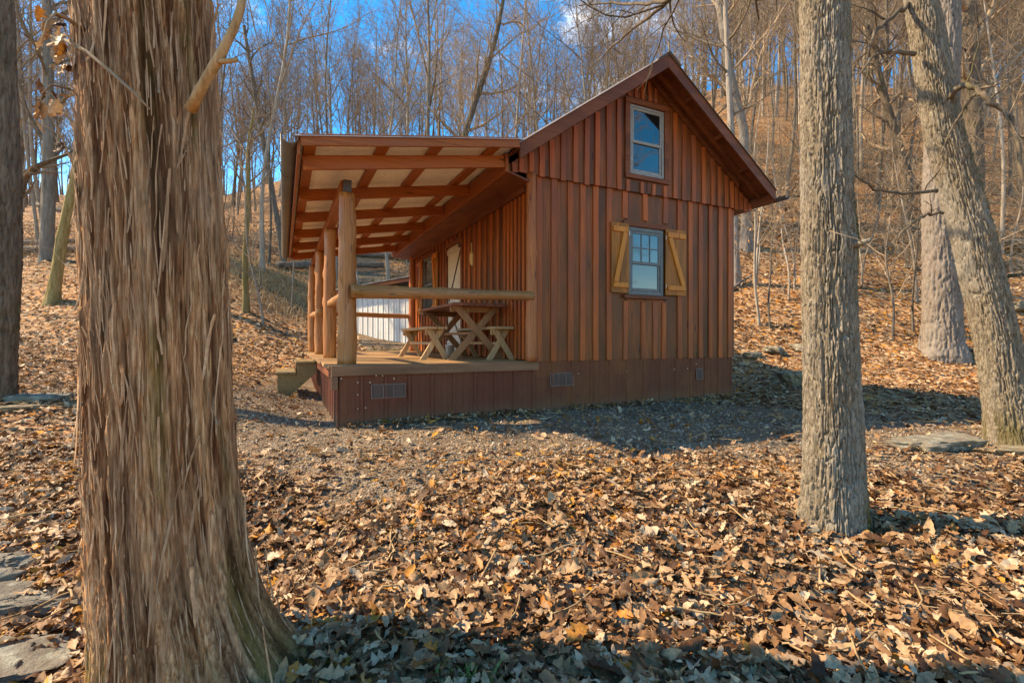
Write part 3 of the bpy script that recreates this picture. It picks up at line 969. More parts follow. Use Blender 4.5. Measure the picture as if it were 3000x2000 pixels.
# ribbed metal sheets, one object each
def rib_sheet(s0, z0, s1, z1, qa, qb, mat, parent, th=.012, name='roof_panel'):
    pr = []
    n = 4
    wq = (qb - qa) / n
    for k in range(n):
        q = qa + k * wq
        pr += [(q, 0), (q + wq * .10, .020), (q + wq * .22, .020), (q + wq * .32, 0)]
    pr.append((qb - .002, 0))
    V, F = [], []
    for q, h in pr:
        V += [(s0, q, z0 + h), (s1, q, z1 + h)]
    for k in range(len(pr) - 1):
        F.append((2 * k, 2 * k + 2, 2 * k + 3, 2 * k + 1))
    m0 = len(V)
    for q, h in pr:
        V += [(s0, q, z0 + h - .004), (s1, q, z1 + h - .004)]
    for k in range(len(pr) - 1):
        a = m0 + 2 * k
        F.append((a + 1, a + 3, a + 2, a))
        F.append((2 * k, a, a + 2, 2 * k + 2))
        F.append((2 * k + 3, a + 3, a + 1, 2 * k + 1))
    e = len(pr) - 1
    F += [(0, 1, m0 + 1, m0), (2 * e + 1, 2 * e, m0 + 2 * e, m0 + 2 * e + 1)]
    MB().add(V, F).build(name, M[mat], parent)
nP = 8
for k in range(nP):
    a, b_ = RO - .02 + (RE - RO + .04) * k / nP, RO - .02 + (RE - RO + .04) * (k + 1) / nP
    rib_sheet(EAVE_L - .02, roof_top(EAVE_L - .02), 1.825, roof_top(1.825), a, b_ - .001, 'roofmetal', main_roof)
    rib_sheet(1.835, roof_top(1.835), EAVE_R + .03, roof_top(EAVE_R + .03), a, b_ - .001, 'roofmetal', main_roof)
rc = MB()
V = [(1.62, RO - .03, roof_top(1.62) + .026), (1.83, RO - .03, roof_top(1.83) + .03), (2.04, RO - .03, roof_top(2.04) + .026)]
V += [(x, RE + .03, z) for x, y, z in V]
V += [(x, y, z - .006) for x, y, z in V]
rc.add(V, [(0, 1, 4, 3), (1, 2, 5, 4), (9, 10, 7, 6), (10, 11, 8, 7), (0, 6, 7, 1), (1, 7, 8, 2), (3, 4, 10, 9), (4, 5, 11, 10), (0, 3, 9, 6), (5, 2, 8, 11)])
rc.build('ridge_cap', M['roofmetal'], main_roof)
# rake (barge) boards and overhang framing
def rake(sa, sb, name, y0, y1, drop, h, mat):
    za, zb_ = roof_top(sa) - drop, roof_top(sb) - drop
    V = [(sa, y0, za), (sb, y0, zb_), (sb, y0, zb_ - h), (sa, y0, za - h)]
    V += [(x, y1, z) for x, y, z in V]
    MB().add(V, [(3, 2, 1, 0), (4, 5, 6, 7), (0, 1, 5, 4), (2, 3, 7, 6), (0, 4, 7, 3), (1, 2, 6, 5)]).build(name, M[mat], main_roof)
rake(EAVE_L, 1.829, 'rake_board', RO, RO + .028, .006, .175, 'trim_x')
rake(1.831, EAVE_R, 'rake_board', RO, RO + .028, .006, .175, 'trim_x')
for sa, sb in ((EAVE_L + .1, 1.825), (1.835, EAVE_R - .06)):
    rake(sa, sb, 'lookout', RO + .22, RO + .26, .053, .085, 'trim_x')
    rake(sa + (.36 if sa < 1 else 0), sb - (.30 if sa > 1 else 0), 'frieze_board', -.115, -.068, .06, .10, 'trim_x')
for s in (2.35, 2.95, 3.5):
    MB().bar((s, RO + .03, roof_top(s) - .085), (s, RO + .218, roof_top(s) - .085), .04, .06).build('blocking', M['trim_y'], main_roof)
# right eave box and gutter
MB().box(WW + .005, EAVE_R - .02, -.05, LEN + .3, ZO - .03, ZO - .005, .003).build('soffit_board', M['trim_y'], main_roof)
MB().box(EAVE_R - .03, EAVE_R, RO + .03, RE, roof_top(EAVE_R) - .19, roof_top(EAVE_R) - .055, .003).build('fascia_board', M['trim_y'], main_roof)

def gutter(sc, z, qa, qb, r, mat, name, label, drop=0.0):
    n = 12
    V, F = [], []
    for q, dz in ((qa, 0), (qb, drop)):
        for rr in (r, r - .006):
            for k in range(n + 1):
                a = math.pi * (1 + k / n)
                V.append((sc + rr * math.cos(a), q, z + dz + rr * math.sin(a) * 1.05))
    w = n + 1
    for k in range(n):
        F.append((k, k + 1, 2 * w + k + 1, 2 * w + k))
        F.append((w + k + 1, w + k, 3 * w + k, 3 * w + k + 1))
        F.append((k + 1, k, w + k, w + k + 1))
        F.append((2 * w + k, 2 * w + k + 1, 3 * w + k + 1, 3 * w + k))
    F += [(0, 2 * w, 3 * w, w), (n, w + n, 3 * w + n, 2 * w + n)]
    g = MB().add(V, F).build(name, M[mat], cabin, True, label=label)
    return g
gl = gutter(-2.875, 2.86, RO - .01, 6.62, .078, 'gutter', 'gutter', 'grey brown half round gutter along the porch eave', -.02)
for q in (.55, 1.9, 3.3, 4.7, 6.0):
    nn = 10
    pts = [(-2.875 + .081 * math.cos(math.pi * (1 + k / nn)), q, 2.858 + .081 * 1.05 * math.sin(math.pi * (1 + k / nn))) for k in range(nn + 1)]
    MB().tube(pts, [.005] * (nn + 1), 5).build('gutter_strap', M['gutterdark'], gl)
gutter(4.12, 3.16, -.62, RE, .055, 'gutterdark', 'gutter', 'dark gutter along the right eave', -.03)
MB().tube([(3.05, 3.4, 3.9), (3.05, 3.4, 5.05)], [.075, .075], 14).tube([(3.05, 3.4, 5.05), (3.05, 3.4, 5.11), (3.05, 3.4, 5.16)], [.12, .12, .03], 14).build('stove_pipe', M['gutterdark'], main_roof, True)

# -------- porch roof
PS = 0.166
rb = lambda s: 2.65 + PS * (s + 2.764)         # underside of rafters
RH = .142
porch_roof = bpy.data.objects.new('porch_roof', None)
porch_roof.parent = cabin
C.objects.link(porch_roof)
S0, S1 = -2.78, -.43
rq = [-.16 + 1.22 * i for i in range(6)]
for q in rq:
    MB().bar((S0 + .03, q, rb(S0 + .03) + RH / 2), (-.505, q, rb(-.505) + RH / 2), .045, RH, (0, 0, 1), .004).build('rafter', M['beam_x'], porch_roof)
def zr2s(zx, q=-.3):
    r = ((800 + .3827 * zx) / 1.2755 - 1176) / 1100.0
    return (r * (CY + q * cT) - (CX - q * sT)) / (cT - r * sT)
purl = [zr2s(278), zr2s(835), zr2s(1240), zr2s(1675)]
for i, s in enumerate(purl):
    z = rb(s) + RH + .0225
    w = .115
    dz = PS * w / 2
    MB().bar((s, RO + .03, z), (s, LEN + .42, z), w, .042, (PS * -1, 0, 1), .003).build('purlin', M['beam_y'], porch_roof)
MB().bar((S0, RO + .012, rb(S0) + RH + .045), (-.45, RO + .012, rb(-.45) + RH + .045), .03, .115, (0, 0, 1), .004).build('rake_board', M['beam_x'], porch_roof)
MB().bar((S0, RE, rb(S0) + RH + .045), (-.45, RE, rb(-.45) + RH + .045), .03, .115, (0, 0, 1), .004).build('rake_board', M['beam_x'], porch_roof)
MB().box(S0 - .028, S0 - .002, RO + .03, RE - .03, rb(S0) + RH * .35, rb(S0) + RH + .085, .003).build('fascia_board', M['beam_y'], porch_roof)
# sagging cream underlay, one sheet in each bay
bays = [RO + .03] + rq + [RE - .03]
for i in range(len(bays) - 1):
    a, b_ = bays[i] + .002, bays[i + 1] - .002
    ns, nq = 30, 8
    u = np.linspace(0, 1, ns + 1)
    v = np.linspace(0, 1, nq + 1)
    U, W_ = np.meshgrid(u, v)
    ss = S0 + (S1 - S0) * U
    qq = a + (b_ - a) * W_
    ph = (U * 4.4) % 1
    sag = .012 * np.sin(np.pi * W_) * np.abs(np.sin(np.pi * U * 3.8)) + .003 * fbm(np.stack([ss * 5, qq * 9, ss * 0], -1), 2, i)
    if i == 0:
        sag = sag + .010 * np.sin(np.pi * W_)
    zz = rb(ss) + RH + .0475 - np.clip(sag, 0, None) * .6 + .012
    V = np.stack([ss, qq, zz], -1).reshape(-1, 3)
    ii = (np.arange(nq)[:, None] * (ns + 1) + np.arange(ns)).ravel()
    Q = np.stack([ii, ii + ns + 1, ii + ns + 2, ii + 1], -1)
    link('underlay_sheet', np_mesh('underlay_sheet', V, Q, None, True, None, [M['felt']]), porch_roof)
for k in range(nP):
    a, b_ = RO - .02 + (RE - RO + .04) * k / nP, RO - .02 + (RE - RO + .04) * (k + 1) / nP
    rib_sheet(S0 - .045, rb(S0 - .045) + RH + .075, -.42, rb(-.42) + RH + .075, a, b_ - .001, 'roofmetal', porch_roof)
# ledger, boxed soffit against the wall
MB().box(-.50, -.455, -.20, LEN + .40, rb(-.5) - .06, rb(-.5) + RH + .02, .004).build('ledger', M['beam_y'], porch_roof)
V0 = MB()
V0.add([(-.452, -.19, rb(-.5) - .06), (-.452, LEN + .38, rb(-.5) - .06), (-.06, LEN + .38, STOP - .10), (-.06, -.19 + .12, STOP - .10),
        (-.452, -.19, rb(-.5) - .035), (-.452, LEN + .38, rb(-.5) - .035), (-.06, LEN + .38, STOP - .075), (-.06, -.19 + .12, STOP - .075)],
       [(0, 1, 2, 3), (7, 6, 5, 4), (0, 4, 5, 1), (1, 5, 6, 2), (2, 6, 7, 3), (3, 7, 4, 0)])
V0.build('soffit_board', M['trim_y'], porch_roof)
MB().box(-.10, -.051, .10, LEN, STOP - .16, STOP - .072, .003).build('frieze_board', M['trim_y'], porch_roof)
BZ = rb(-2.27)
MB().box(-2.345, -2.225, .245, LEN + .35, BZ - .135, BZ - .002, .005).build('beam', M['beam_y'], porch_roof)

# -------- logs
def log(name, p0, p1, r0, r1, mat, parent, seed, sides=22, rings=34, knots=5, **props):
    p0, p1 = np.array(p0, float), np.array(p1, float)
    rr = np.random.default_rng(seed)
    t = np.linspace(0, 1, rings)
    ax = (p1 - p0)
    L = np.linalg.norm(ax)
    ax /= L
    ref = np.array([0, 0, 1.0]) if abs(ax[2]) < .7 else np.array([0, 1.0, 0])
    u = np.cross(ax, ref); u /= np.linalg.norm(u)
    w = np.cross(ax, u)
    bow = rr.uniform(-1, 1, 2) * .006 * L
    cen = p0 + t[:, None] * (p1 - p0) + (np.sin(np.pi * t) * bow[0])[:, None] * u + (np.sin(2 * np.pi * t) * bow[1])[:, None] * w
    a = np.arange(sides) * 2 * np.pi / sides
    A, T_ = np.meshgrid(a, t)
    rad = r0 + (r1 - r0) * T_
    rad = rad * (1 + .10 * fbm(np.stack([np.cos(A) * 1.3 + seed, np.sin(A) * 1.3, T_ * L * 2.6], -1), 3, seed))
    for _ in range(knots):
        ka, kt, ks = rr.uniform(0, 6.28), rr.uniform(.06, .94), rr.uniform(.35, .6)
        da = np.angle(np.exp(1j * (A - ka)))
        dd = np.hypot(da / ks, (T_ - kt) * L / (r0 * .8))
        rad = rad + r0 * .30 * np.exp(-dd ** 2 * 2.2) - r0 * .24 * np.exp(-dd ** 2 * 12)
    V = cen[:, None] + rad[..., None] * (np.cos(A)[..., None] * u + np.sin(A)[..., None] * w)
    V = V.reshape(-1, 3)
    i = np.arange(rings - 1)[:, None] * sides
    k = np.arange(sides); k2 = (k + 1) % sides
    Q = np.stack([i + k, i + k2, i + sides + k2, i + sides + k], -1).reshape(-1, 4)
    V = np.vstack([V, cen[0], cen[-1]])
    T3 = np.vstack([np.stack([np.full(sides, len(V) - 2), k2, k], -1), np.stack([np.full(sides, len(V) - 1), (rings - 1) * sides + k, (rings - 1) * sides + k2], -1)])
    return link(name, np_mesh(name, V, Q, T3, True, None, [M[mat]]), parent, **props)

posts = [(-2.27, .28, .098), (-2.285, 2.25, .090), (-2.30, 4.25, .088), (-2.325, 6.18, .088)]
for i, (s, q, r) in enumerate(posts):
    log('porch_post', (s, q, DECK - .002), (s, q, BZ - .138), r * 1.06, r * .90, 'log', cabin, 20 + i, knots=7)
MB().box(-2.32, -2.23, .19, .243, BZ - .137, BZ - .004, .003).build('post_block', M['dooriron'], cabin)
log('corner_post', (-.065, -.045, DECK), (-.065, -.045, rb(-.2) - .02), .075, .066, 'corner_log', cabin, 30, knots=3)
log('corner_post', (-.065, LEN + .03, DECK), (-.065, LEN + .03, rb(-.2) - .05), .085, .08, 'corner_log', cabin, 31, knots=3)
log('rail', (-2.24, .16, 1.475), (-.06, -.085, 1.485), .078, .058, 'log_x', cabin, 32, 20, 40, 7)
log('rail', (-2.27, .28, 1.45), (-2.285, 2.34, 1.475), .060, .055, 'log_y', cabin, 33, 16, 20, 4)
log('rail', (-2.30, 4.1, 1.45), (-2.325, 6.3, 1.46), .060, .055, 'log_y', cabin, 34, 16, 20, 4)
log('rail', (-2.325, 6.18, 1.53), (-.06, LEN + .06, 1.50), .060, .052, 'log_x', cabin, 35, 16, 24, 4)

# -------- deck
deck = bpy.data.objects.new('porch_deck', None)
deck.parent = cabin
C.objects.link(deck)
nd = 44
for k in range(nd):
    a = -.03 + (LEN + .06) * k / nd
    b_ = -.03 + (LEN + .06) * (k + 1) / nd
    e = random.uniform(-.012, .012)
    MB().box(-2.50 + e, -.055, a + .0025, b_ - .0025, DECK - .036 + random.uniform(-.0015, .0015), DECK + random.uniform(-.0015, .0015), .003).build('plank', M['deck'], deck)
MB().box(-2.47, .035, -.066, -.032, DECK - .115, DECK - .002, .004).build('edge_board', M['deckedge'], deck)
MB().box(-2.46, -2.42, -.03, LEN, DECK - .16, DECK - .038, .004).build('edge_board', M['trim_y'], deck)
MB().box(-2.472, -2.40, -.064, -.034, DECK - .26, DECK - .117, .004).build('edge_board', M['deckedge'], deck)

# -------- skirting
skirt = bpy.data.objects.new('skirting', None)
skirt.parent = cabin
C.objects.link(skirt)
def skirt_panel(a, b_, z0, z1, y, mat, rib, ribh, axis='s', pitch=None, off=0.0):
    pr = []
    x = a
    pr.append((a, 0))
    n = max(1, round((b_ - a) / rib))
    wq = (b_ - a) / n
    for k in range(n):
        x0 = a + k * wq + off
        for u, h in ((.30, 0), (.31, .003), (.33, .003), (.34, 0), (.58, 0), (.59, .003), (.61, .003), (.62, 0), (.80, 0), (.84, ribh), (.93, ribh), (.97, 0)):
            pr.append((x0 + u * wq, h))
    pr.append((b_, 0))
    V, F = [], []
    for x, h in pr:
        for z in (z0, z1):
            V.append((x, y - h, z) if axis == 's' else (y - h, x, z))
    for k in range(len(pr) - 1):
        f = (2 * k, 2 * k + 2, 2 * k + 3, 2 * k + 1)
        F.append(f if axis == 's' else f[::-1])
    MB().add(V, F).build('panel', M[mat], skirt)
pe = [-2.385, -1.60, -.80, .0]
for i in range(3):
    skirt_panel(pe[i] + .001, pe[i + 1], -.5, DECK - .116, -.022 - .002 * (i % 2), 'skirt', .25, .022)
we = [.0, .92, 1.84, 2.76, WW - .03]
for i in range(4):
    skirt_panel(we[i] + .001, we[i + 1], -.5, WB - .002, -.010 - .002 * (i % 2), 'skirt2', .30, .017)
    skirt_panel(we[i] + .001, we[i + 1], WB - .22, WB - .001, -.0145 - .002 * (i % 2), 'skirt2', .30, .017)
for i in range(7):
    a = LEN * i / 7
    skirt_panel(a + .001, a + LEN / 7, -.5, DECK - .162, -2.40 - .002 * (i % 2), 'skirt', .25, .014, 'q')
for i in range(7):
    a = LEN * i / 7
    V = [(WW - .03, a + .001, -.5), (WW - .03, a + LEN / 7, -.5), (WW - .03, a + LEN / 7, WB), (WW - .03, a + .001, WB)]
    MB().add(V, [(0, 1, 2, 3)]).build('panel', M['skirt2'], skirt)
MB().box(-2.415, -2.39, -.030, -.004, -.5, DECK - .262, .003).build('corner_strip', M['skirt'], skirt)
MB().box(-2.40, WW - .04, LEN - .02, LEN, -.5, WB - .01).build('panel', M['skirt2'], skirt)

def vent(s0, s1, z0, z1, y, bulge, label):
    root = MB()
    b_ = .012
    root.box(s0, s1, y, y + .006, z0, z0 + b_).box(s0, s1, y, y + .006, z1 - b_, z1).box(s0, s0 + b_, y, y + .006, z0 + b_, z1 - b_).box(s1 - b_, s1, y, y + .006, z0 + b_, z1 - b_)
    if bulge:
        for u in (.35, .65):
            x = s0 + (s1 - s0) * u
            root.box(x - .008, x + .008, y - .003, y + .006, z0 + b_, z1 - b_)
    o = root.build('vent', M['vent'], cabin, label=label)
    MB().box(s0 + b_, s1 - b_, y + .007, y + .009, z0 + b_, z1 - b_).build('backing', M['wire'], o)
    n = 12
    for k in range(n):
        z = z0 + b_ + (z1 - z0 - 2 * b_) * (k + .5) / n
        lv = MB()
        if bulge:
            for u0, u1, yy in ((.06, .32, 0), (.38, .62, -.012), (.68, .94, 0)):
                lv.box(s0 + (s1 - s0) * u0, s0 + (s1 - s0) * u1, y + yy - .003, y + .006, z - .003, z + .002, .001)
        else:
            lv.box(s0 + b_, s1 - b_, y - .002, y + .006, z - .003, z + .002, .001)
        lv.build('louvre', M['vent'], o)
def dp(dx, dy, q=-.03):
    r = (dx - 1176) / 1100
    s = (r * (CY + q * cT) - (CX - q * sT)) / (cT - r * sT)
    return s, EYE + (780 - dy) / 1100 * (CY + s * sT + q * cT)
a, za = dp(852, 916); b_, zb_ = dp(931, 879)
vent(a, b_, za, zb_, -.046, True, 'wide brown vent grille in the porch skirting')
a, za = dp(1264, 888); b_, zb_ = dp(1319, 854)
vent(a, b_, za, zb_, -.030, True, 'wide brown vent grille below the cabin wall')
a, za = dp(1599, 872); b_, zb_ = dp(1615, 845)
vent(a, b_, za, zb_, -.030, False, 'small square vent grille near the right corner')
sc = MB()
for dx, dy in ((784, 869), (840, 855), (864, 862), (879, 862), (905, 869), (950, 855), (1025, 852), (1105, 845), (1160, 843), (822, 906), (822, 938), (840, 936), (822, 878), (1330, 858), (1480, 852), (1550, 848), (1580, 846), (1620, 840), (1440, 853), (850, 878), (1600, 836)):
    s, z = dp(dx, dy)
    sc.box(s - .006, s + .006, -.044 if s < 0 else -.028, -.02 if s < 0 else -.012, z - .006, z + .006, .002)
sc.build('screws', M['screw'], skirt, kind='stuff')

# -------- steps
steps = bpy.data.objects.new('porch_steps', None)
steps.parent = cabin
C.objects.link(steps)
for q in (2.45, 3.42):
    pts = [(-2.47, .47), (-2.47, .60), (-2.735, .60), (-2.735, .445), (-3.0, .445), (-3.0, .10), (-2.86, .10)]
    V = [(s, q, z - .042) for s, z in pts] + [(s, q + .04, z - .042) for s, z in pts]
    n = len(pts)
    MB().add(V, [tuple(range(n)), tuple(range(2 * n - 1, n - 1, -1))] + [(i, i + n, (i + 1) % n + n, (i + 1) % n) for i in range(n)]).build('stringer', M['step'], steps)
MB().box(-2.755, -2.475, 2.42, 3.49, .560, .600, .005).build('tread', M['step'], steps)
MB().box(-3.03, -2.75, 2.42, 3.49, .405, .445, .005).build('tread', M['step'], steps)

# ------------------------------------------------------------------ things on the porch
def cab_thing(name, s, q, z, label, cat):
    o = bpy.data.objects.new(name, None)
    x, y = cab2w(s, q)
    o.location = (x, y, z)
    o.rotation_euler = (0, 0, TH)
    C.objects.link(o)
    o['label'] = label
    o['category'] = cat
    return o

def xtable(name, s0, s1, q0, q1, h, top_t, legw, planks, mt, ml, label, cat, inset, foot, topin=.09):
    sc_, qc = (s0 + s1) / 2, (q0 + q1) / 2
    T = cab_thing(name, sc_, qc, DECK, label, cat)
    W_, L_ = (s1 - s0) / 2, (q1 - q0) / 2
    for k in range(planks):
        a = -W_ + 2 * W_ * k / planks
        MB().box(a + .004, a + 2 * W_ / planks - .004, -L_, L_, h - top_t, h, .004).build('plank', M[mt], T)
    zt = h - top_t - .001
    for y in (-L_ + inset, L_ - inset):
        for sg in (1, -1):
            yy = y + sg * .021
            # leg outline cut level at floor and top
            x0, x1 = -sg * foot, sg * (W_ - topin)
            dx = legw / 2 * math.hypot(x1 - x0, zt) / zt
            V = [(x0 - dx, yy - .019, .001), (x0 + dx, yy - .019, .001), (x1 + dx, yy - .019, zt), (x1 - dx, yy - .019, zt)]
            V += [(a, yy + .019, c) for a, b, c in V]
            MB().add(V, [(0, 1, 2, 3), (7, 6, 5, 4), (0, 4, 5, 1), (1, 5, 6, 2), (2, 6, 7, 3), (3, 7, 4, 0)]).build('leg', M[ml], T)
        MB().box(-W_ + .03, W_ - .03, y + .042, y + .082, h - top_t - .075, h - top_t - .002, .003).build('cleat', M[ml], T)
    MB().box(-.045, .045, -L_ + inset + .084, L_ - inset - .084, h * .45, h * .45 + .038, .003).build('stretcher', M[ml], T)
    return T

xtable('picnic_table', -.885, -.10, .64, 2.35, .775, .040, .088, 5, 'tabletop', 'table', 'brown wooden picnic table with crossed legs on the porch deck', 'picnic table', .14, .36)
xtable('bench', -1.18, -.885, .85, 2.45,   .455, .038, .070, 2, 'bench', 'bench', 'pale wooden bench with crossed legs on the open side of the picnic table', 'bench', .12, .165, .055)
xtable('bench', -.37, -.062, .45, 2.05,   .455, .038, .070, 2, 'bench', 'bench', 'pale wooden bench with crossed legs between picnic table and cabin wall', 'bench', .12, .165, .055)

def lathe(prof, sides=20):
    mb = MB()
    V, F = [], []
    for r, z in prof:
        for k in range(sides):
            a = 2 * math.pi * k / sides
            V.append((r * math.cos(a), r * math.sin(a), z))
    for j in range(len(prof) - 1):
        for k in range(sides):
            k2 = (k + 1) % sides
            F.append((j * sides + k, j * sides + k2, (j + 1) * sides + k2, (j + 1) * sides + k))
    F.append(tuple(range(sides))[::-1])
    return mb.add(V, F)
T = cab_thing('bucket', -.24, 2.72, DECK + .002, 'white enamel bucket with wire handle standing by the door', 'bucket')
lathe([(.062, 0), (.085, .17), (.092, .172), (.092, .18), (.083, .178), (.06, .008), (.01, .006)]).build('pail', M['white'], T, True)
MB().tube([(.088 * math.cos(a), -.02 + .0 * a, .165 + .085 * math.sin(a) * .5) for a in np.linspace(0, math.pi, 12)], [.003] * 12, 6).build('handle', M['wire'], T)

T = cab_thing('wooden_paddle', -.058, 2.10, 0, 'pale wooden paddle hanging on the wall right of the door', 'paddle')
out = [(-.062, 2.20), (-.05, 2.165), (.035, 2.20), (.075, 2.30), (.062, 2.37), (.03, 2.395), (.016, 2.41), (-.016, 2.41), (-.03, 2.395), (-.066, 2.345)]
V = [(-.016, y, z) for y, z in out] + [(.002, y, z) for y, z in out]
n = len(out)
MB().add(V, [tuple(range(n))[::-1], tuple(range(n, 2 * n))] + [(i, (i + 1) % n, (i + 1) % n + n, i + n) for i in range(n)]).build('blade', M['paddle'], T)
MB().tube([(-.007, 0, 2.41), (-.007, .004, 2.47), (-.007, .0, 2.545), (-.007, 0, 2.56)], [.013, .011, .015, .006], 8).build('handle', M['paddle'], T, True)

T = MB().tube([(-.058, .52, 1.40), (-.062, .53, 1.33), (-.064, .55, 1.24), (-.062, .57, 1.16)], [.004, .003, .003, .002], 5)
o = T.build('hanging_wire', M['wire'], None)
o.location = (CX, CY, 0)
o.rotation_euler = (0, 0, TH)
o['label'] = 'thin dark wire hanging down the porch wall below the front rail'
o['category'] = 'wire'

# ------------------------------------------------------------------ shed behind the cabin
shed = bpy.data.objects.new('shed', None)
SX, SY, SR = -5.25, 14.9, R(-34)
shed.location = (SX, SY, 0)
shed.rotation_euler = (0, 0, SR)
C.objects.link(shed)
shed['label'] = 'low shed of pale metal panels with sloping roof behind the porch'
shed['category'] = 'shed'
L_, P_ = 3.4, .2266
WT, RZ, RS = 2.22, 2.46, .055
for k in range(15):
    a = k * P_
    V = []
    for x, h in ((a + .002, 0), (a + .008, .018), (a + .024, .018), (a + .032, 0), (a + P_ * .5, 0), (a + P_ * .52, .004), (a + P_ * .56, .004), (a + P_ * .58, 0), (a + P_, 0)):
        V += [(x, -h, -.2), (x, -h, WT)]
    MB().add(V, [(2 * j, 2 * j + 2, 2 * j + 3, 2 * j + 1) for j in range(8)]).build('panel', M['shed'], shed)
MB().box(.02, L_ - .05, .03, .07, WT - .12, WT - .02).build('wall_frame', M['trim_x'], shed)
MB().box(0.0, .04, .05, 2.0, -.2, RZ - .08).build('side_wall', M['shed'], shed)
MB().box(L_ - .06, L_ - .02, .05, 2.0, -.2, RZ - .08).build('side_wall', M['shed'], shed)
MB().box(0.04, L_ - .06, 1.96, 2.0, -.2, RZ - .1).build('rear_wall', M['shed'], shed)
V = [(-.2, -.30, RZ), (L_ + .1, -.30, RZ + RS * 3.7), (L_ + .1, 2.2, RZ + RS * 3.7 + .2), (-.2, 2.2, RZ + .2)]
V += [(x, y, z - .03) for x, y, z in V]
MB().add(V, [(0, 1, 2, 3), (7, 6, 5, 4), (0, 4, 5, 1), (1, 5, 6, 2), (2, 6, 7, 3), (3, 7, 4, 0)]).build('roof', M['roofmetal'], shed)
MB().bar((-.15, -.22, RZ - .085), (L_, -.22, RZ - .085 + RS * 3.5), .04, .09).build('rafter', M['beam_x'], shed)
for x in (.03, 1.98, 3.25):
    MB().box(x, x + .09, -.02, .028, WT - .1, RZ - .03).build('stud', M['white'], shed)

def in_shed(x, y, pad=0.0):
    u = (x - SX) * math.cos(SR) + (y - SY) * math.sin(SR)
    v = -(x - SX) * math.sin(SR) + (y - SY) * math.cos(SR)
    return (u > -pad) & (u < 3.4 + pad) & (v > -.02 - pad) & (v < 2.1 + pad)

# ------------------------------------------------------------------ trees
def spawn(P, Rr, n, t0, t1, a0, a1, l0, l1, seg, wander, up, rk, g, taper=.25, lt=.45, rmin=.003):
    Mn, Nn, _ = P.shape
    t = t0 + (t1 - t0) * ((np.arange(n) + g.random((Mn, n))) / n)
    f = t * (Nn - 1)
    i = np.clip(f.astype(int), 0, Nn - 2)
    fr_ = (f - i)[..., None]
    m = np.arange(Mn)[:, None]
    A, B = P[m, i], P[m, i + 1]
    pos = A + (B - A) * fr_
    tan = B - A
    tan = tan / (np.linalg.norm(tan, axis=-1, keepdims=True) + 1e-9)
    r_at = Rr[m, i] * (1 - fr_[..., 0]) + Rr[m, i + 1] * fr_[..., 0]
    plen = np.linalg.norm(np.diff(P, axis=1), axis=-1).sum(1)[:, None]
    ref = np.where(np.abs(tan[..., 2:3]) < .8, np.array([0, 0, 1.0]), np.array([1.0, 0, 0]))
    u = np.cross(tan, ref)
    u /= np.linalg.norm(u, axis=-1, keepdims=True) + 1e-9
    w = np.cross(tan, u)
    phi = (np.arange(n) * 2.39996)[None] + g.random((Mn, 1)) * 6.28 + g.normal(0, .4, (Mn, n))
    al = np.radians(a0 + (a1 - a0) * g.random((Mn, n)))
    d = tan * np.cos(al)[..., None] + (u * np.cos(phi)[..., None] + w * np.sin(phi)[..., None]) * np.sin(al)[..., None]
    L = plen * (l0 + (l1 - l0) * g.random((Mn, n))) * (1 - lt * (t - t0) / max(t1 - t0, 1e-6))
    r0 = np.maximum(np.minimum(r_at * rk * (.7 + .5 * g.random((Mn, n))), r_at * .8), rmin)
    K = Mn * n
    d, pos, L, r0 = d.reshape(K, 3), pos.reshape(K, 3), L.reshape(K), r0.reshape(K)
    out = np.empty((K, seg + 1, 3))
    out[:, 0] = pos
    for k in range(seg):
        d = d + g.normal(0, wander, (K, 3)) + np.array([0, 0, up])
        d /= np.linalg.norm(d, axis=1, keepdims=True)
        pos = pos + d * (L / seg)[:, None]
        out[:, k + 1] = pos
    rad = r0[:, None] * (1 + (taper - 1) * np.linspace(0, 1, seg + 1))
    return out, np.maximum(rad, rmin * .7)

def tubes(sets):
    Vs, Qs, n = [], [], 0
    for P, Rr, S in sets:
        V, Q = tube_np(P, Rr, S)
        Vs.append(V)
        Qs.append(Q + n)
        n += len(V)
    return np.vstack(Vs), np.vstack(Qs)

def trunk_line(H, r0, g, n=14, lean=(0, 0), wob=.012, top=.12):
    t = np.linspace(0, 1, n)
    ph = g.random(4) * 6.28
    x = lean[0] * H * t + H * wob * (np.sin(t * 5 + ph[0]) - math.sin(ph[0])) + H * wob * .5 * (np.sin(t * 11 + ph[1]) - math.sin(ph[1]))
    y = lean[1] * H * t + H * wob * (np.sin(t * 4.4 + ph[2]) - math.sin(ph[2]))
    z = H * t
    r = r0 * (1 - (1 - top) * t ** 1.1) * (1 + .55 * np.exp(-z / (r0 * 2.2)))
    P = np.stack([x, y, z], -1)
    P[0, 2] -= .4
    return P[None], r[None]

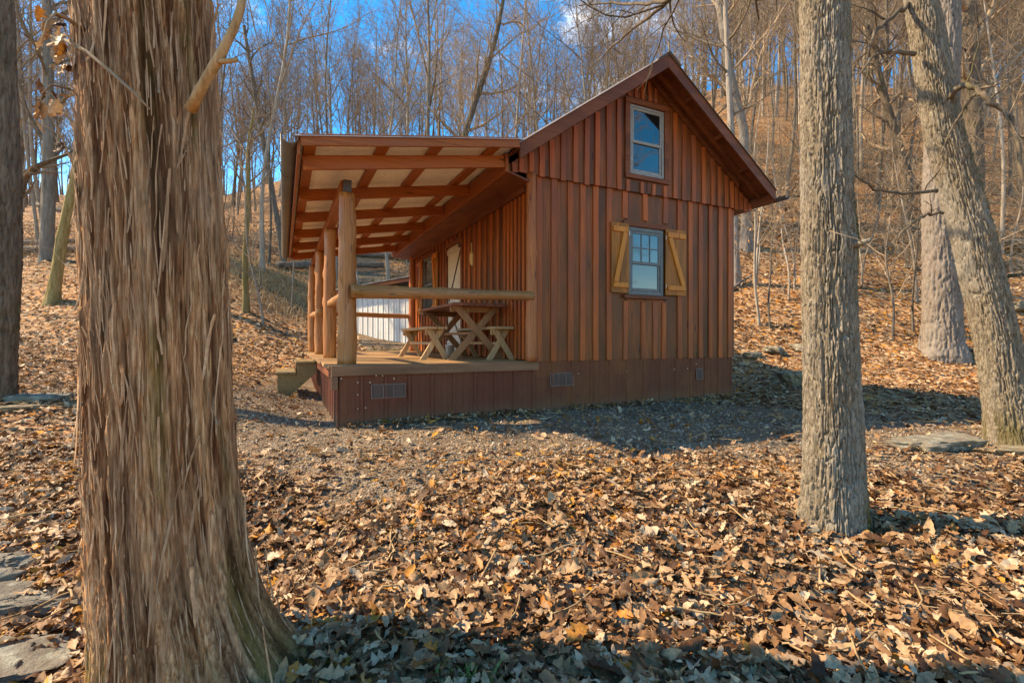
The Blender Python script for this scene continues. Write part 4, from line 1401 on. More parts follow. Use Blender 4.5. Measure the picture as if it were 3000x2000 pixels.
def tree_meshes(name, seed, H, r0, lean=(0, 0), nl=15, first=.38, nb=8, nt_=6, ang=(28, 58), barkm='woodbark', twigm='twig', wob=.012, leafy=False, tw=.0056, lf=(.22, .36), sides=9):
    g = np.random.default_rng(seed)
    P0, R0 = trunk_line(H, r0, g, 16, lean, wob)
    P1, R1 = spawn(P0, R0, nl, first, .98, ang[0], ang[1], lf[0], lf[1], 7, .10, .07, .55, g, .22, .55)
    P2, R2 = spawn(P1, R1, nb, .18, 1.0, 25, 60, .28, .48, 5, .16, .05, .55, g, .3, .4, tw * 1.2)
    P3, R3 = spawn(P2, R2, nt_, .2, 1.0, 25, 65, .32, .60, 3, .18, .03, .6, g, .45, .3, tw)
    P0b, R0b = spawn(P0, R0, 10, .93, 1.0, 8, 40, .08, .16, 4, .1, .08, .8, g, .3, .2, tw * 1.3)
    V, Q = tubes([(P0, R0, sides)])
    tm = np_mesh(name + '_trunk', V, Q, None, True, None, [M[barkm]])
    V, Q = tubes([(P1, R1, 5), (P2, R2, 4), (P3, R3, 3), (P0b, R0b, 4)])
    cm = np_mesh(name + '_crown', V, Q, None, True, None, [M[twigm]])
    lm = None
    if leafy:
        tips = np.concatenate([P2[:, -1], P2[:, 3], P3[:, -1][::2]])
        tips = tips[g.random(len(tips)) < leafy]
        lm = scatter_leaves('dead_leaves', tips + g.normal(0, .03, tips.shape), g, .10, hang=True, tmpl=LT_FAR)
    return tm, cm, lm

# ---- leaf templates
def leaf_tmpl(nL, nW, seed, lobe=0.0, ar=.5):
    g = np.random.default_rng(seed)
    t = np.linspace(0, 1, nL)
    u = np.linspace(-1, 1, nW)
    wd = .5 * ar * np.sin(np.pi * np.clip(t, .02, .985) ** .8) ** .75
    if lobe:
        wd = wd * (1 + lobe * np.cos(2 * np.pi * t * 3.6 + 1.0))
    curl = g.uniform(-1.6, 1.6)
    bend = g.uniform(-.6, .6)
    tw = g.uniform(-.7, .7)
    T_, U = np.meshgrid(t, u, indexing='ij')
    y = U * wd[:, None]
    th = U * curl
    z = np.abs(curl) ** .5 * np.sign(curl) * (y ** 2) * 2.2
    y = y * (1 - .25 * np.abs(th) / 2.3)
    z = z + bend * ((T_ - .5) ** 2 - .08) + .045 * g.normal(size=T_.shape)
    a = tw * (T_ - .5)
    y, z = y * np.cos(a) - z * np.sin(a), y * np.sin(a) + z * np.cos(a)
    x = (T_ - .5) * (1 - .1 * abs(bend))
    V = np.stack([x, y, z], -1).reshape(-1, 3)
    i = (np.arange(nL - 1)[:, None] * nW + np.arange(nW - 1)).ravel()
    Q = np.stack([i, i + nW, i + nW + 1, i + 1], -1)
    return V, Q

LT_NEAR = [leaf_tmpl(9, 3, 100 + i, (.30 if i % 3 == 0 else .08), random.Random(i).uniform(.30, .54)) for i in range(20)]
LT_MID = [leaf_tmpl(5, 3, 200 + i, 0, random.Random(i).uniform(.38, .62)) for i in range(12)]
LT_FAR = [leaf_tmpl(3, 3, 300 + i, 0, random.Random(i).uniform(.45, .7)) for i in range(10)]

def scatter_leaves(name, pos, g, size, hang=False, tmpl=LT_MID, normals=None, tilt=.35, sizevar=.35, tint=None):
    n = len(pos)
    k = g.integers(0, len(tmpl), n)
    sz = size * (1 + sizevar * g.normal(size=n)).clip(.35, 2.0)
    if hang:
        nrm = g.normal(size=(n, 3))
        tan = g.normal(0, .5, (n, 3)) + np.array([0, 0, -1.0])
    else:
        nrm = (normals if normals is not None else np.array([0, 0, 1.0])) + g.normal(0, tilt, (n, 3))
        tan = g.normal(size=(n, 3))
    nrm = nrm / np.linalg.norm(nrm, axis=1, keepdims=True)
    tan = tan - nrm * (tan * nrm).sum(1, keepdims=True)
    tan /= np.linalg.norm(tan, axis=1, keepdims=True) + 1e-9
    bit = np.cross(nrm, tan)
    ti = g.random(n) if tint is None else tint
    Vs, Qs, As, off = [], [], [], 0
    for j, (TV, TQ) in enumerate(tmpl):
        m = np.where(k == j)[0]
        if not len(m):
            continue
        X = TV[None] * sz[m, None, None]
        V = pos[m, None] + X[..., 0:1] * tan[m, None] + X[..., 1:2] * bit[m, None] + X[..., 2:3] * nrm[m, None]
        nv = TV.shape[0]
        Q = TQ[None] + (np.arange(len(m)) * nv)[:, None, None] + off
        Vs.append(V.reshape(-1, 3)); Qs.append(Q.reshape(-1, 4)); As.append(np.repeat(ti[m], nv))
        off += len(m) * nv
    return np_mesh(name, np.vstack(Vs), np.vstack(Qs), None, True, {'tint': np.concatenate(As)}, [M['litter']])

# ---- woodland variants
VAR, VLEAN = [], []
for i in range(14):
    g_ = random.Random(50 + i)
    H = g_.uniform(11, 17)
    VLEAN.append((g_.uniform(-.06, .06), g_.uniform(-.05, .05)))
    VAR.append((tree_meshes('bare_tree', 500 + i, H, g_.uniform(.055, .105), VLEAN[-1], g_.randint(17, 23), g_.uniform(.25, .45), 10, 7, (24, 55), 'woodbark', 'twig', .014), H))
SAP = []
for i in range(6):
    g_ = random.Random(80 + i)
    H = g_.uniform(3.2, 6.5)
    SAP.append((tree_meshes('bare_sapling', 600 + i, H, g_.uniform(.022, .040), (g_.uniform(-.1, .1), g_.uniform(-.1, .1)), 12, .22, 5, 4, (30, 65), 'woodbark', 'twig', .02, False, .003, (.22, .4), 6), H))
LSAP = [(tree_meshes('leafy_sapling', 640 + i, 4.6, .035, (.05, .02), 12, .15, 6, 4, (45, 80), 'woodbark', 'twig', .02, .85, .003, (.25, .42), 6), 4.6) for i in range(2)]

def place_tree(var, x, y, rz, sc, name, label, group, cat='tree', zoff=-.05):
    (tm, cm, lm), H = var
    root = bpy.data.objects.new(name, None)
    root.location = (x, y, gz(x, y) + zoff)
    root.rotation_euler = (0, 0, rz)
    root.scale = (sc, sc, sc)
    C.objects.link(root)
    root['label'] = label
    root['category'] = cat
    if group:
        root['group'] = group
    link('trunk', tm, root)
    link('crown', cm, root)
    if lm:
        link('dead_leaves', lm, root, kind='stuff')
    return root

tr = random.Random(11)
taken = []
def free(x, y, dmin):
    for a, b, d in taken:
        if (x - a) ** 2 + (y - b) ** 2 < (max(dmin, d)) ** 2:
            return False
    return True

zones = [
    # ratio range, depth range, count, min gap, where, group
    (-1.15, -.42, 19, 60, 60, 1.1, 'left', 'bare trees in the wood left of the porch'),
    (-.42, .42, 18, 62, 68, 1.0, 'mid', 'bare trees in the wood behind the cabin'),
    (.42, 1.15, 16.5, 60, 112, 1.0, 'right', 'bare trees on the hillside right of the cabin'),
]
PLACES = [(-1.02, 'left of the dark rough trunk'), (-.93, 'left of the cedar trunk'), (-.60, 'behind the cedar trunk'), (-.535, 'just right of the cedar trunk'),
          (-.47, 'left of the porch gutter'), (-.37, 'above the left porch corner'), (-.28, 'above the left porch roof'), (-.20, 'above the mid porch roof'), (-.11, 'above the porch roof centre'), (-.03, 'above the right porch roof'), (.04, 'above the porch roof joint'),
          (.12, 'behind the lower gable slope'), (.21, 'behind the left gable slope'), (.29, 'left of the gable peak'), (.36, 'behind the gable peak'), (.45, 'behind the right gable slope'), (.54, 'above the right eave'), (.61, 'left of the straight oak'), (.66, 'behind the left side of the straight oak'), (.72, 'behind the straight oak'),
          (.78, 'just right of the straight oak'), (.84, 'between the two oaks'), (.90, 'left of the leaning oak'), (.97, 'behind the leaning oak'), (1.04, 'right of the leaning oak'), (9, 'at the right edge')]
RANKS = [(22, 'nearest'), (27, 'near'), (33, 'second rank'), (40, 'third rank'), (48, 'deep'), (57, 'far'), (99, 'farthest')]
seen_labels = {}
def lean_word(lx, rz, ly, sc):
    v = lx * math.cos(rz) - ly * math.sin(rz)
    return 'left leaning' if v < -.02 else ('right leaning' if v > .02 else 'upright')
def tree_label(ra, d_, lean='upright', what='bare tree', sc=1.0):
    size = 'tall' if sc > 1.0 else 'slim'
    return size + ' ' + lean + ' ' + next(t for r, t in RANKS if d_ < r) + ' ' + what + ' ' + next(t for r, t in PLACES if ra < r)
for r0_, r1_, d0_, d1_, cnt, gap, lab, grp in zones:
    n = tries = 0
    while n < cnt and tries < 9000:
        tries += 1
        d_ = d0_ + (d1_ - d0_) * tr.random()
        ra = tr.uniform(r0_, r1_)
        x, y = ra * d_, d_
        if not free(x, y, gap) or inside_cabin(x, y, 1.5) or in_shed(x, y, 1.2):
            continue
        vi, rz, sc = tr.randrange(len(VAR)), tr.uniform(0, 6.28), tr.uniform(.72, 1.2)
        lb = tree_label(ra, d_, lean_word(VLEAN[vi][0], rz, VLEAN[vi][1], sc), 'bare tree', sc)
        if lb in seen_labels:
            continue
        seen_labels[lb] = 1
        taken.append((x, y, gap))
        place_tree(VAR[vi], x, y, rz, sc, 'bare_tree', lb, grp)
        n += 1

# off-frame trees that shade and are mirrored in the panes
for i, (x, y) in enumerate([(-14, 7.5), (-19, 5.2), (9, -1.5), (12, -4), (15, -2), (10.5, -6), (17, -7), (20, -3), (13, 1.2), (19, 2.5)]):
    where = ['left of the dark rough trunk', 'far left of the dark rough trunk', 'right of the viewpoint, nearest', 'behind the viewpoint to the right', 'right of the viewpoint, midway', 'behind the viewpoint, low', 'behind the viewpoint, far right', 'right of the viewpoint, farthest back', 'right of the leaning oak on level ground', 'far right of the leaning oak on level ground'][i]
    place_tree(VAR[i % 14], x, y, i * 1.3, .8 + .05 * (i % 5), 'bare_tree', 'bare clearing tree ' + where, 'bare trees beside the viewpoint')

# saplings
sp_r = random.Random(5)
sp_tries = 0
n = 0
while n < 84:
    d_ = sp_r.uniform(11.5, 26)
    ra = sp_r.choice([sp_r.uniform(-1.1, -.45), sp_r.uniform(.5, 1.1), sp_r.uniform(.46, 1.1), sp_r.uniform(-.42, .3)])
    x, y = ra * d_, d_
    if inside_cabin(x, y, .8) or in_shed(x, y, .8):
        continue
    if -.42 < ra < .3 and d_ < 17:
        continue
    grp = 'saplings on the right hillside' if ra > .42 else ('saplings left of the porch' if ra < -.42 else 'saplings behind the cabin')
    sc = sp_r.uniform(.55, 1.3)
    rz = sp_r.uniform(0, 6)
    h_ = 'low' if sc < .75 else ('short' if sc < .95 else ('lanky' if sc < 1.12 else 'tall'))
    far_ = ('closest', 'close', 'midway', 'far', 'farthest')[min(4, int((d_ - 11.5) / 2.9))]
    lb = h_ + ' bare sapling on the leaves ' + far_ + ' ' + next(t for r, t in PLACES if ra < r)
    sp_tries += 1
    if lb in seen_labels and sp_tries < 3000:
        continue
    seen_labels[lb] = 1
    place_tree(SAP[n % 6], x, y, rz, sc, 'bare_sapling', lb, grp, 'sapling')
    n += 1
place_tree(LSAP[0], 6.6, 12.2, .3, .8, 'leafy_sapling', 'sapling with clinging rusty leaves just right of the cabin eave', None, 'sapling')
place_tree(LSAP[1], 12.8, 15.5, 1.3, .9, 'leafy_sapling', 'sapling with clinging rusty leaves behind the straight oak', None, 'sapling')
place_tree(LSAP[0], -13.2, 11.2, 2.3, 1.0, 'leafy_sapling', 'sapling with clinging rusty leaves by the dark trunk at the left', None, 'sapling')

# ---- detailed trunks
def big_trunk(name, line, seed, barkmat, style, sides, rings, label, cat='tree', moss_fn=None, flare=None, crown=None, crown_mat='twig', vis=None):
    """line: list of (z, x, y, r) in world"""
    L = np.array(line, float)
    if vis:
        nv = int(rings * .9)
        z = np.concatenate([np.linspace(L[0, 0], vis, nv, endpoint=False), np.linspace(vis, L[-1, 0], rings - nv)])
    else:
        z = L[0, 0] + (L[-1, 0] - L[0, 0]) * np.linspace(0, 1, rings) ** 1.25
    cx, cy, r = (np.interp(z, L[:, 0], L[:, i]) for i in (1, 2, 3))
    ker = np.ones(9) / 9
    sm = lambda v: np.convolve(np.pad(v, 4, mode='edge'), ker, 'valid')
    cx, cy, r = sm(cx), sm(cy), sm(r)
    a = np.arange(sides) * 2 * np.pi / sides
    A, Z = np.meshgrid(a, z)
    rad = np.repeat(r[:, None], sides, 1)
    base = L[0, 0]
    if flare:
        rad = rad * (1 + flare(A, Z))
    ca, sa_ = np.cos(A), np.sin(A)
    r_ref = float(np.median(r[: rings // 2]))
    if style == 'cedar':
        zz = Z + .06 * fbm(np.stack([ca * 2, sa_ * 2, Z * .8], -1), 2, seed)
        tw = A + .10 * Z + .05 * np.sin(Z * 3)
        c2, s2 = np.cos(tw), np.sin(tw)
        wv = .5 * fbm(np.stack([c2 * 3, s2 * 3, zz * 2.2], -1), 3, seed + 12)
        def plates(fr, fz, k):
            Pp = np.stack([c2 * fr + wv, s2 * fr - wv, zz * fz + wv * .6], -1)
            f1, f2 = worley(Pp, k)
            I = np.floor(Pp)
            return f2 - f1, vnoise(np.stack([c2 * fr * .9 + wv, s2 * fr * .9 - wv, zz * fz * .8], -1) * 1.0, k + 50)
        e1, t1 = plates(10.5, 1.7, seed + 1)
        e2, t2 = plates(23.0, 4.0, seed + 2)
        rid = 1 - np.abs(fbm(np.stack([c2 * 5.5, s2 * 5.5, zz * .55], -1), 3, seed + 1))
        fine = fbm(np.stack([c2 * 36, s2 * 36, zz * 5], -1), 3, seed + 4, .6)
        fur = np.clip(np.abs(vnoise(np.stack([c2 * 2.3, s2 * 2.3, zz * .30], -1), seed + 9)) * 9, 0, 1)
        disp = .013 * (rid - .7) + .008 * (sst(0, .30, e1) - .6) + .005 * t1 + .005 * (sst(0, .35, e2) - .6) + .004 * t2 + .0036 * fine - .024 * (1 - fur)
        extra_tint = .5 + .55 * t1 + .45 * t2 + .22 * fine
    elif style == 'oak':
        k_ = r_ref / .13
        Zw = Z / k_
        wp = .35 * fbm(np.stack([ca * 4, sa_ * 4, Zw * 5], -1), 2, seed + 5)
        n1 = np.abs(vnoise(np.stack([ca * 10.5 + wp, sa_ * 10.5 + wp, Zw * 5.0], -1), seed))
        n2 = np.abs(vnoise(np.stack([ca * 14 - wp, sa_ * 14 + wp, Zw * 7.0 + 7], -1), seed + 20))
        n3 = np.abs(vnoise(np.stack([ca * 5 + wp, sa_ * 5, Zw * 22 + 3 * wp], -1), seed + 40))
        pl = sst(.0, .20, n1) * sst(.0, .17, n2) * (.5 + .5 * sst(.0, .10, n3))
        P2 = np.stack([ca * 18, sa_ * 18, Z * 14], -1)
        disp = k_ * .016 * (pl - .62) + k_ * .0045 * fbm(P2 * np.array([1.6, 1.6, 1.2]), 3, seed + 3, .65) + .010 * fbm(np.stack([ca * 1.6, sa_ * 1.6, Z * .9], -1), 2, seed + 8)
    else:
        P1 = np.stack([ca * 5, sa_ * 5, Z * 1.6], -1)
        disp = r_ref * (.06 * fbm(P1, 4, seed) + .03 * fbm(P1 * 2.7, 3, seed + 2))
    rad = rad + disp
    if style == 'cedar':
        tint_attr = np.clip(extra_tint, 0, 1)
    X = cx[:, None] + rad * ca
    Y = cy[:, None] + rad * sa_
    V = np.stack([X, Y, Z], -1).reshape(-1, 3)
    i = np.arange(rings - 1)[:, None] * sides
    k = np.arange(sides); k2 = (k + 1) % sides
    Q = np.stack([i + k, i + k2, i + sides + k2, i + sides + k], -1).reshape(-1, 4)
    at = {}
    if moss_fn:
        at['moss'] = np.clip(moss_fn(A, Z, disp), 0, 1).ravel()
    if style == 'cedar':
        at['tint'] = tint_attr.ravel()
    V0 = np.array([cx[0], cy[0], 0])
    root = bpy.data.objects.new(name, None)
    root.location = (cx[0], cy[0], 0)
    C.objects.link(root)
    root['label'] = label
    root['category'] = cat
    V[:, :2] -= V0[:2]
    link('trunk', np_mesh('trunk', V, Q, None, True, at, [M[barkmat]]), root)
    if crown:
        g = np.random.default_rng(seed + 77)
        zt, H = crown['z'], crown['h']
        P0 = np.stack([np.interp(np.linspace(zt, L[-1, 0], 12), L[:, 0], L[:, i]) for i in (1, 2, 0)], -1)
        P0[:, :2] -= V0[:2]
        R0 = np.interp(P0[:, 2], L[:, 0], L[:, 3])
        P0, R0 = P0[None], R0[None]
        P1, R1 = spawn(P0, R0, crown.get('n', 12), .03, 1.0, 30, 65, crown.get('l0', .3), crown.get('l1', .5), 8, .12, .05, .5, g, .2, .3)
        P2, R2 = spawn(P1, R1, 8, .15, 1, 25, 60, .28, .5, 6, .16, .04, .55, g, .3, .4, .005)
        P3, R3 = spawn(P2, R2, 6, .2, 1, 25, 65, .3, .6, 4, .18, .02, .6, g, .4, .3, .004)
        Vc, Qc = tubes([(P1, R1, 7), (P2, R2, 5), (P3, R3, 4)])
        link('crown', np_mesh('crown', Vc, Qc, None, True, None, [M[crown_mat]]), root)
    return root, (cx, cy, r, z)

# foreground cedar
def cedar_flare(A, Z):
    h = np.clip(Z + .30, 0, 9)
    toe = 1.2 * np.exp(-h / .17) * np.clip(np.cos(A - R(-8)), 0, 1) ** 3
    toe2 = .35 * np.exp(-h / .30) * np.clip(np.cos(A - R(-75)), 0, 1) ** 4
    fl = .055 * np.cos(A * 5 + .6 + .3 * Z) * np.exp(-h / 1.4) + .028 * np.cos(A * 3 + 1.0 + .5 * Z)
    return toe + toe2 + fl
def cedar_moss(A, Z, disp):
    n_ = fbm(np.stack([np.cos(A) * 3, np.sin(A) * 3, Z * 1.6], -1), 4, 91)
    strip = np.exp(-((np.angle(np.exp(1j * (A - R(-22) - .12 * np.sin(Z * 2.3)))) / .17) ** 2)) * sst(.05, .7, n_ + .05) * .8
    crack = np.exp(-((np.angle(np.exp(1j * (A - R(-62) - .05 * Z))) / .10) ** 2)) * sst(.1, .7, n_ + .1) * .7
    foot = (1 - sst(-.25, .10, Z)) * sst(0, .6, n_) * .8
    return np.maximum(np.maximum(strip, crack), foot)
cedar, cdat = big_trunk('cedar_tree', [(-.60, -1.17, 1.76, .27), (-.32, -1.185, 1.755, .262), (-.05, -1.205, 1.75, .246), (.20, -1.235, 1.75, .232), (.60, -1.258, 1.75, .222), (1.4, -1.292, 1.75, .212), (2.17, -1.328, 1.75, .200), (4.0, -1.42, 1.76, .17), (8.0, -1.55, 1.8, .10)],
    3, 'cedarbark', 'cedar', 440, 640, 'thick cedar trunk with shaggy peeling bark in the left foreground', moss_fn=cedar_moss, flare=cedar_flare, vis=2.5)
def cedar_at(z):
    return np.interp(z, cdat[3], cdat[0]), np.interp(z, cdat[3], cdat[1]), np.interp(z, cdat[3], cdat[2])
# peeling strips: several shared shapes, each strip an object of its own
strip_meshes = []
for i in range(8):
    g = np.random.default_rng(900 + i)
    n = 9
    t = np.linspace(0, 1, n)
    wd = .0052 * (.5 + .6 * np.sin(np.pi * t * .9 + .15) + .25 * g.normal(size=n)).clip(.15, 2) * g.uniform(.7, 1.5)
    lift = .020 * g.uniform(.25, 1.3) * t ** 3 * (1 if i % 2 else .4)
    xo = .012 * g.normal() * t ** 2 + .003 * np.cumsum(g.normal(size=n)) / 2
    V = []
    for k in range(n):
        V += [(xo[k] - wd[k] / 2, 0.001 + lift[k], t[k]), (xo[k], .005 + lift[k], t[k]), (xo[k] + wd[k] / 2, 0.001 + lift[k], t[k])]
    F = []
    for k in range(n - 1):
        for j in (0, 1):
            F.append((3 * k + j, 3 * k + j + 1, 3 * k + j + 4, 3 * k + j + 3))
    mb = MB().add(V, F)
    strip_meshes.append(mb.mesh('bark_strip', M['cedarstrip'], True))
g = np.random.default_rng(31)
for k in range(190):
    z = g.uniform(-.25, 2.35)
    a = R(g.uniform(-205, 20))
    x, y, r = cedar_at(z)
    rad = r * (1 + float(cedar_flare(np.array([a]), np.array([z]))[0])) + .004
    L_ = g.uniform(.08, .34)
    o = link('bark_strip', strip_meshes[k % 8], cedar)
    o.location = (x + rad * math.cos(a) - cedar.location.x, y + rad * math.sin(a) - cedar.location.y, z)
    up = g.random() < .35
    o.rotation_euler = (0, math.pi if up else g.normal(0, .05), a - math.pi / 2 + (math.pi if 0 else 0))
    o.scale = (g.uniform(.6, 1.5), 1, L_)
    if z < .15:
        o.rotation_euler[0] = .18
# the fine shaggy fibres between the strips, one mass
def fibres(n):
    g = np.random.default_rng(77)
    z = g.uniform(-.28, 2.4, n)
    a = np.radians(g.uniform(-215, 30, n))
    L = g.uniform(.03, .16, n)
    w = g.uniform(.0008, .0028, n)
    P = []
    skew = g.normal(0, .035, n)
    lift = g.uniform(.0, .016, n)
    for k in range(4):
        t = k / 3
        zz = z + L * t
        x, y, r = cedar_at(zz)
        aa = a + skew * L * t / .2
        rad = r * (1 + np.array(cedar_flare(aa, zz))) + .010 + lift * t ** 2
        P.append(np.stack([x + rad * np.cos(aa) - cedar.location.x, y + rad * np.sin(aa) - cedar.location.y, zz], -1))
    P = np.stack(P, 1)
    tan = np.stack([-np.sin(a), np.cos(a), 0 * a], -1)[:, None] * (w[:, None] * np.array([.5, 1, .8, .25]))[..., None]
    V = np.stack([P - tan, P + tan], 2).reshape(-1, 3)
    i = (np.arange(n) * 8)[:, None, None] + (np.arange(3) * 2)[:, None] + np.array([0, 1, 3, 2])
    link('bark_fibres', np_mesh('bark_fibres', V, i.reshape(-1, 4), None, False, None, [M['cedarstrip']]), cedar, kind='stuff')
fibres(900)
# broken stub, thin twig and dead-leaf twigs on the cedar
def w2t(root, pts):
    return [(x - root.location.x, y - root.location.y, z) for x, y, z in pts]
def px(dx, dy, d):
    return ((dx - 1176) / 1100 * d, d, EYE + (780 - dy) / 1100 * d)
MB().tube(w2t(cedar, [px(440, 250, 1.60), px(452, 225, 1.57), px(475, 182, 1.55), px(500, 140, 1.54), px(515, 112, 1.53), px(540, 60, 1.53), px(553, 20, 1.53), px(562, -30, 1.53)]), [.020, .017, .0155, .0165, .014, .013, .0125, .011], 12).build('broken_branch', M['deadwood'], cedar, True)
MB().tube(w2t(cedar, [px(500, 142, 1.535), px(525, 141, 1.53), px(546, 138, 1.53)]), [.009, .008, .007], 8).build('broken_branch', M['deadwood'], cedar, True)
MB().tube(w2t(cedar, [px(110, 105, 1.70), px(150, 92, 1.60), px(200, 120, 1.52), px(260, 170, 1.50), px(310, 215, 1.49), px(345, 252, 1.50)]), [.004, .006, .006, .005, .004, .003], 7).build('thin_twig', M['twig'], cedar, True)
MB().tube(w2t(cedar, [px(200, 40, 1.66), px(165, 0, 1.62), px(150, -60, 1.6)]), [.016, .013, .010], 8).build('thin_twig', M['twig'], cedar, True)
tw_leaf = MB().tube(w2t(cedar, [px(195, 70, 1.62), px(150, 40, 1.55), px(128, 30, 1.52), px(110, 50, 1.5), px(96, 100, 1.5)]), [.008, .006, .004, .003, .002], 7).build('thin_twig', M['twig'], cedar, True)
g = np.random.default_rng(8)

NEARLEAF = []
def near_leaf_mesh(i):
    V, Q = leaf_tmpl(11, 5, 700 + i, [.34, .05, .10, .30, .06, .26, .08, .12][i % 8], [.55, .42, .5, .62, .38, .58, .46, .52][i % 8])
    Vs, Qs = [V], [Q]
    st = np.array([[-.5, 0, V[2][2]], [-.62, .02, V[2][2] + .02]])
    tv, tq = tube_np(st[None], np.array([[.012, .008]]), 4)
    Vs.append(tv); Qs.append(tq + len(V))
    return np_mesh('leaf', np.vstack(Vs), np.vstack(Qs), None, True, None, [M['leaf']])
NEARLEAF = [near_leaf_mesh(i) for i in range(16)]
for k in range(34):
    cx_, cy_ = ((115, 70), (128, 110), (100, 235), (125, 270), (150, 110))[k % 5]
    p = px(cx_ + g.normal(0, 16), cy_ + g.normal(0, 28), 1.58 + g.normal(0, .05))
    o = link('leaf', NEARLEAF[k % 16], tw_leaf)
    o.location = w2t(cedar, [p])[0]
    o.rotation_euler = tuple(g.uniform(-1, 1, 3) * np.array([1.2, 1.2, 3]) + np.array([0, 1.5, 0]))
    s_ = .055 * g.uniform(.7, 1.3)
    o.scale = (s_, s_, s_)
MB().tube(w2t(cedar, [px(190, 220, 1.66), px(160, 205, 1.6), px(120, 195, 1.57), px(98, 215, 1.57), px(90, 260, 1.58)]), [.005, .004, .003, .002, .002], 6).build('thin_twig', M['twig'], cedar, True)

# straight oak, right foreground
def oak_flare(A, Z):
    h = np.clip(Z + .20, 0, 9)
    return .26 * np.exp(-h / .20) * (1 + .45 * np.cos(A * 4 + 1)) + .02 * np.cos(A * 2 + Z)
def oak_moss(A, Z, disp):
    n_ = fbm(np.stack([np.cos(A) * 3, np.sin(A) * 3, Z * 2.2], -1), 4, 191)
    right = np.exp(-((np.angle(np.exp(1j * (A - R(-35)))) / .40) ** 2))
    patch = np.exp(-((Z - 1.55) / .25) ** 2) + .9 * np.exp(-((Z + .12) / .16) ** 2) + .45 * np.exp(-((Z - .7) / .25) ** 2) + .5 * np.exp(-((Z - 2.6) / .3) ** 2) + .15
    return right * patch * sst(-.25, .3, n_)
oak, odat = big_trunk('oak_tree', [(-.55, 1.915, 2.86, .150), (-.20, 1.912, 2.86, .147), (.0, 1.910, 2.85, .142), (.35, 1.908, 2.85, .139), (1.25, 1.88, 2.85, .130), (1.5, 1.885, 2.85, .134), (1.75, 1.872, 2.85, .124), (2.93, 1.858, 2.85, .117), (6, 1.80, 2.9, .10), (13, 1.7, 3.1, .03)],
    21, 'oakbark', 'oak', 300, 620, 'straight oak trunk with furrowed grey bark right of the cabin front', moss_fn=oak_moss, flare=oak_flare, vis=3.2, crown=dict(z=5.0, h=8, n=12, l0=.3, l1=.5))
kn = MB()
ox, oy, _ = np.interp(1.47, odat[3], odat[0]), 0, 0
MB().tube(w2t(oak, [(1.93, 2.76, 1.47), (1.965, 2.70, 1.475), (1.99, 2.66, 1.485)]), [.024, .017, .012], 9).build('branch_stub', M['oakbark'], oak, True)
MB().tube(w2t(oak, [(1.97, 2.69, 1.475), (1.90, 2.65, 1.49), (1.84, 2.64, 1.50), (1.76, 2.66, 1.535)]), [.004, .004, .003, .002], 5).build('thin_twig', M['twig'], oak, True)

# leaning oak at the right edge
OAK_BRANCH = True
def lean_moss(A, Z, disp):
    n_ = fbm(np.stack([np.cos(A) * 3, np.sin(A) * 3, Z * 1.5], -1), 4, 291)
    return np.exp(-((np.angle(np.exp(1j * (A - R(-30)))) / .8) ** 2)) * sst(-.05, .5, n_ + .12) * .75 + .7 * np.exp(-((Z - .05) / .2) ** 2) * sst(-.1, .4, n_)
lean, ldat = big_trunk('leaning_oak', [(-.45, 4.80, 4.52, .215), (-.08, 4.75, 4.50, .19), (.25, 4.68, 4.5, .170), (.93, 4.56, 4.5, .160), (1.91, 4.33, 4.5, .151), (2.85, 4.06, 4.5, .140), (4.12, 3.84, 4.5, .122), (6.5, 3.55, 4.6, .10), (11, 3.3, 4.9, .04)],
    41, 'oakbark', 'oak', 220, 460, 'leaning oak trunk with mossy furrowed bark at the right edge', moss_fn=lean_moss, vis=4.4, flare=lambda A, Z: .25 * np.exp(-np.clip(Z + .1, 0, 9) / .2) * (1 + .3 * np.cos(3 * A)), crown=dict(z=5.0, h=6, n=10, l0=.32, l1=.5))
def branch(root, pts, r0, r1, name='branch', twigs=0, seed=1, mat='darkbark'):
    P = np.array(w2t(root, pts))
    t = np.linspace(0, 1, len(P))
    tt = np.linspace(0, 1, len(P) * 4)
    g = np.random.default_rng(seed)
    Q_ = np.stack([np.interp(tt, t, P[:, i]) for i in range(3)], -1)
    ker = np.ones(5) / 5
    for i in range(3):
        Q_[2:-2, i] = np.convolve(Q_[:, i], ker, 'valid')
    Q_[1:-1] += g.normal(0, .008, Q_[1:-1].shape)
    Rr = r0 + (r1 - r0) * tt
    sets = [(Q_[None], Rr[None], 8)]
    if twigs:
        P2, R2 = spawn(Q_[None], Rr[None], twigs, .15, 1, 30, 75, .15, .4, 6, .17, .0, .55, g, .3, .3, .0035)
        P3, R3 = spawn(P2, R2, 5, .2, 1, 25, 65, .3, .6, 4, .2, .0, .6, g, .4, .3, .0025)
        sets += [(P2, R2, 5), (P3, R3, 3)]
    V, Qd = tubes(sets)
    link(name, np_mesh(name, V, Qd, None, True, None, [M[mat]]), root)
branch(oak, [px(1850, -420, 2.9), px(1760, -300, 3.6), px(1640, -110, 5.0), px(1560, -20, 5.8), px(1490, 40, 6.2), px(1430, 85, 6.8), px(1372, 142, 7.2)], .045, .010, twigs=12, seed=12)
branch(oak, [px(1850, -380, 2.9), px(1700, -160, 3.6), px(1560, 0, 4.6), px(1470, 12, 5.2), px(1400, 6, 5.6), px(1330, 14, 5.8)], .032, .006, twigs=10, seed=13)
branch(lean, [px(2180, 250, 4.45), px(2190, 205, 4.3), px(2220, 195, 4.2), px(2255, 212, 4.1), px(2275, 245, 4.05), px(2315, 252, 4.0), px(2340, 330, 3.95), px(2352, 440, 3.9), px(2370, 470, 3.9)], .027, .012, twigs=9, seed=2)
branch(lean, [px(2150, 440, 4.4), px(2110, 440, 4.2), px(2050, 448, 4.1), px(2000, 430, 4.0), px(1955, 395, 4.0)], .016, .006, twigs=7, seed=3)
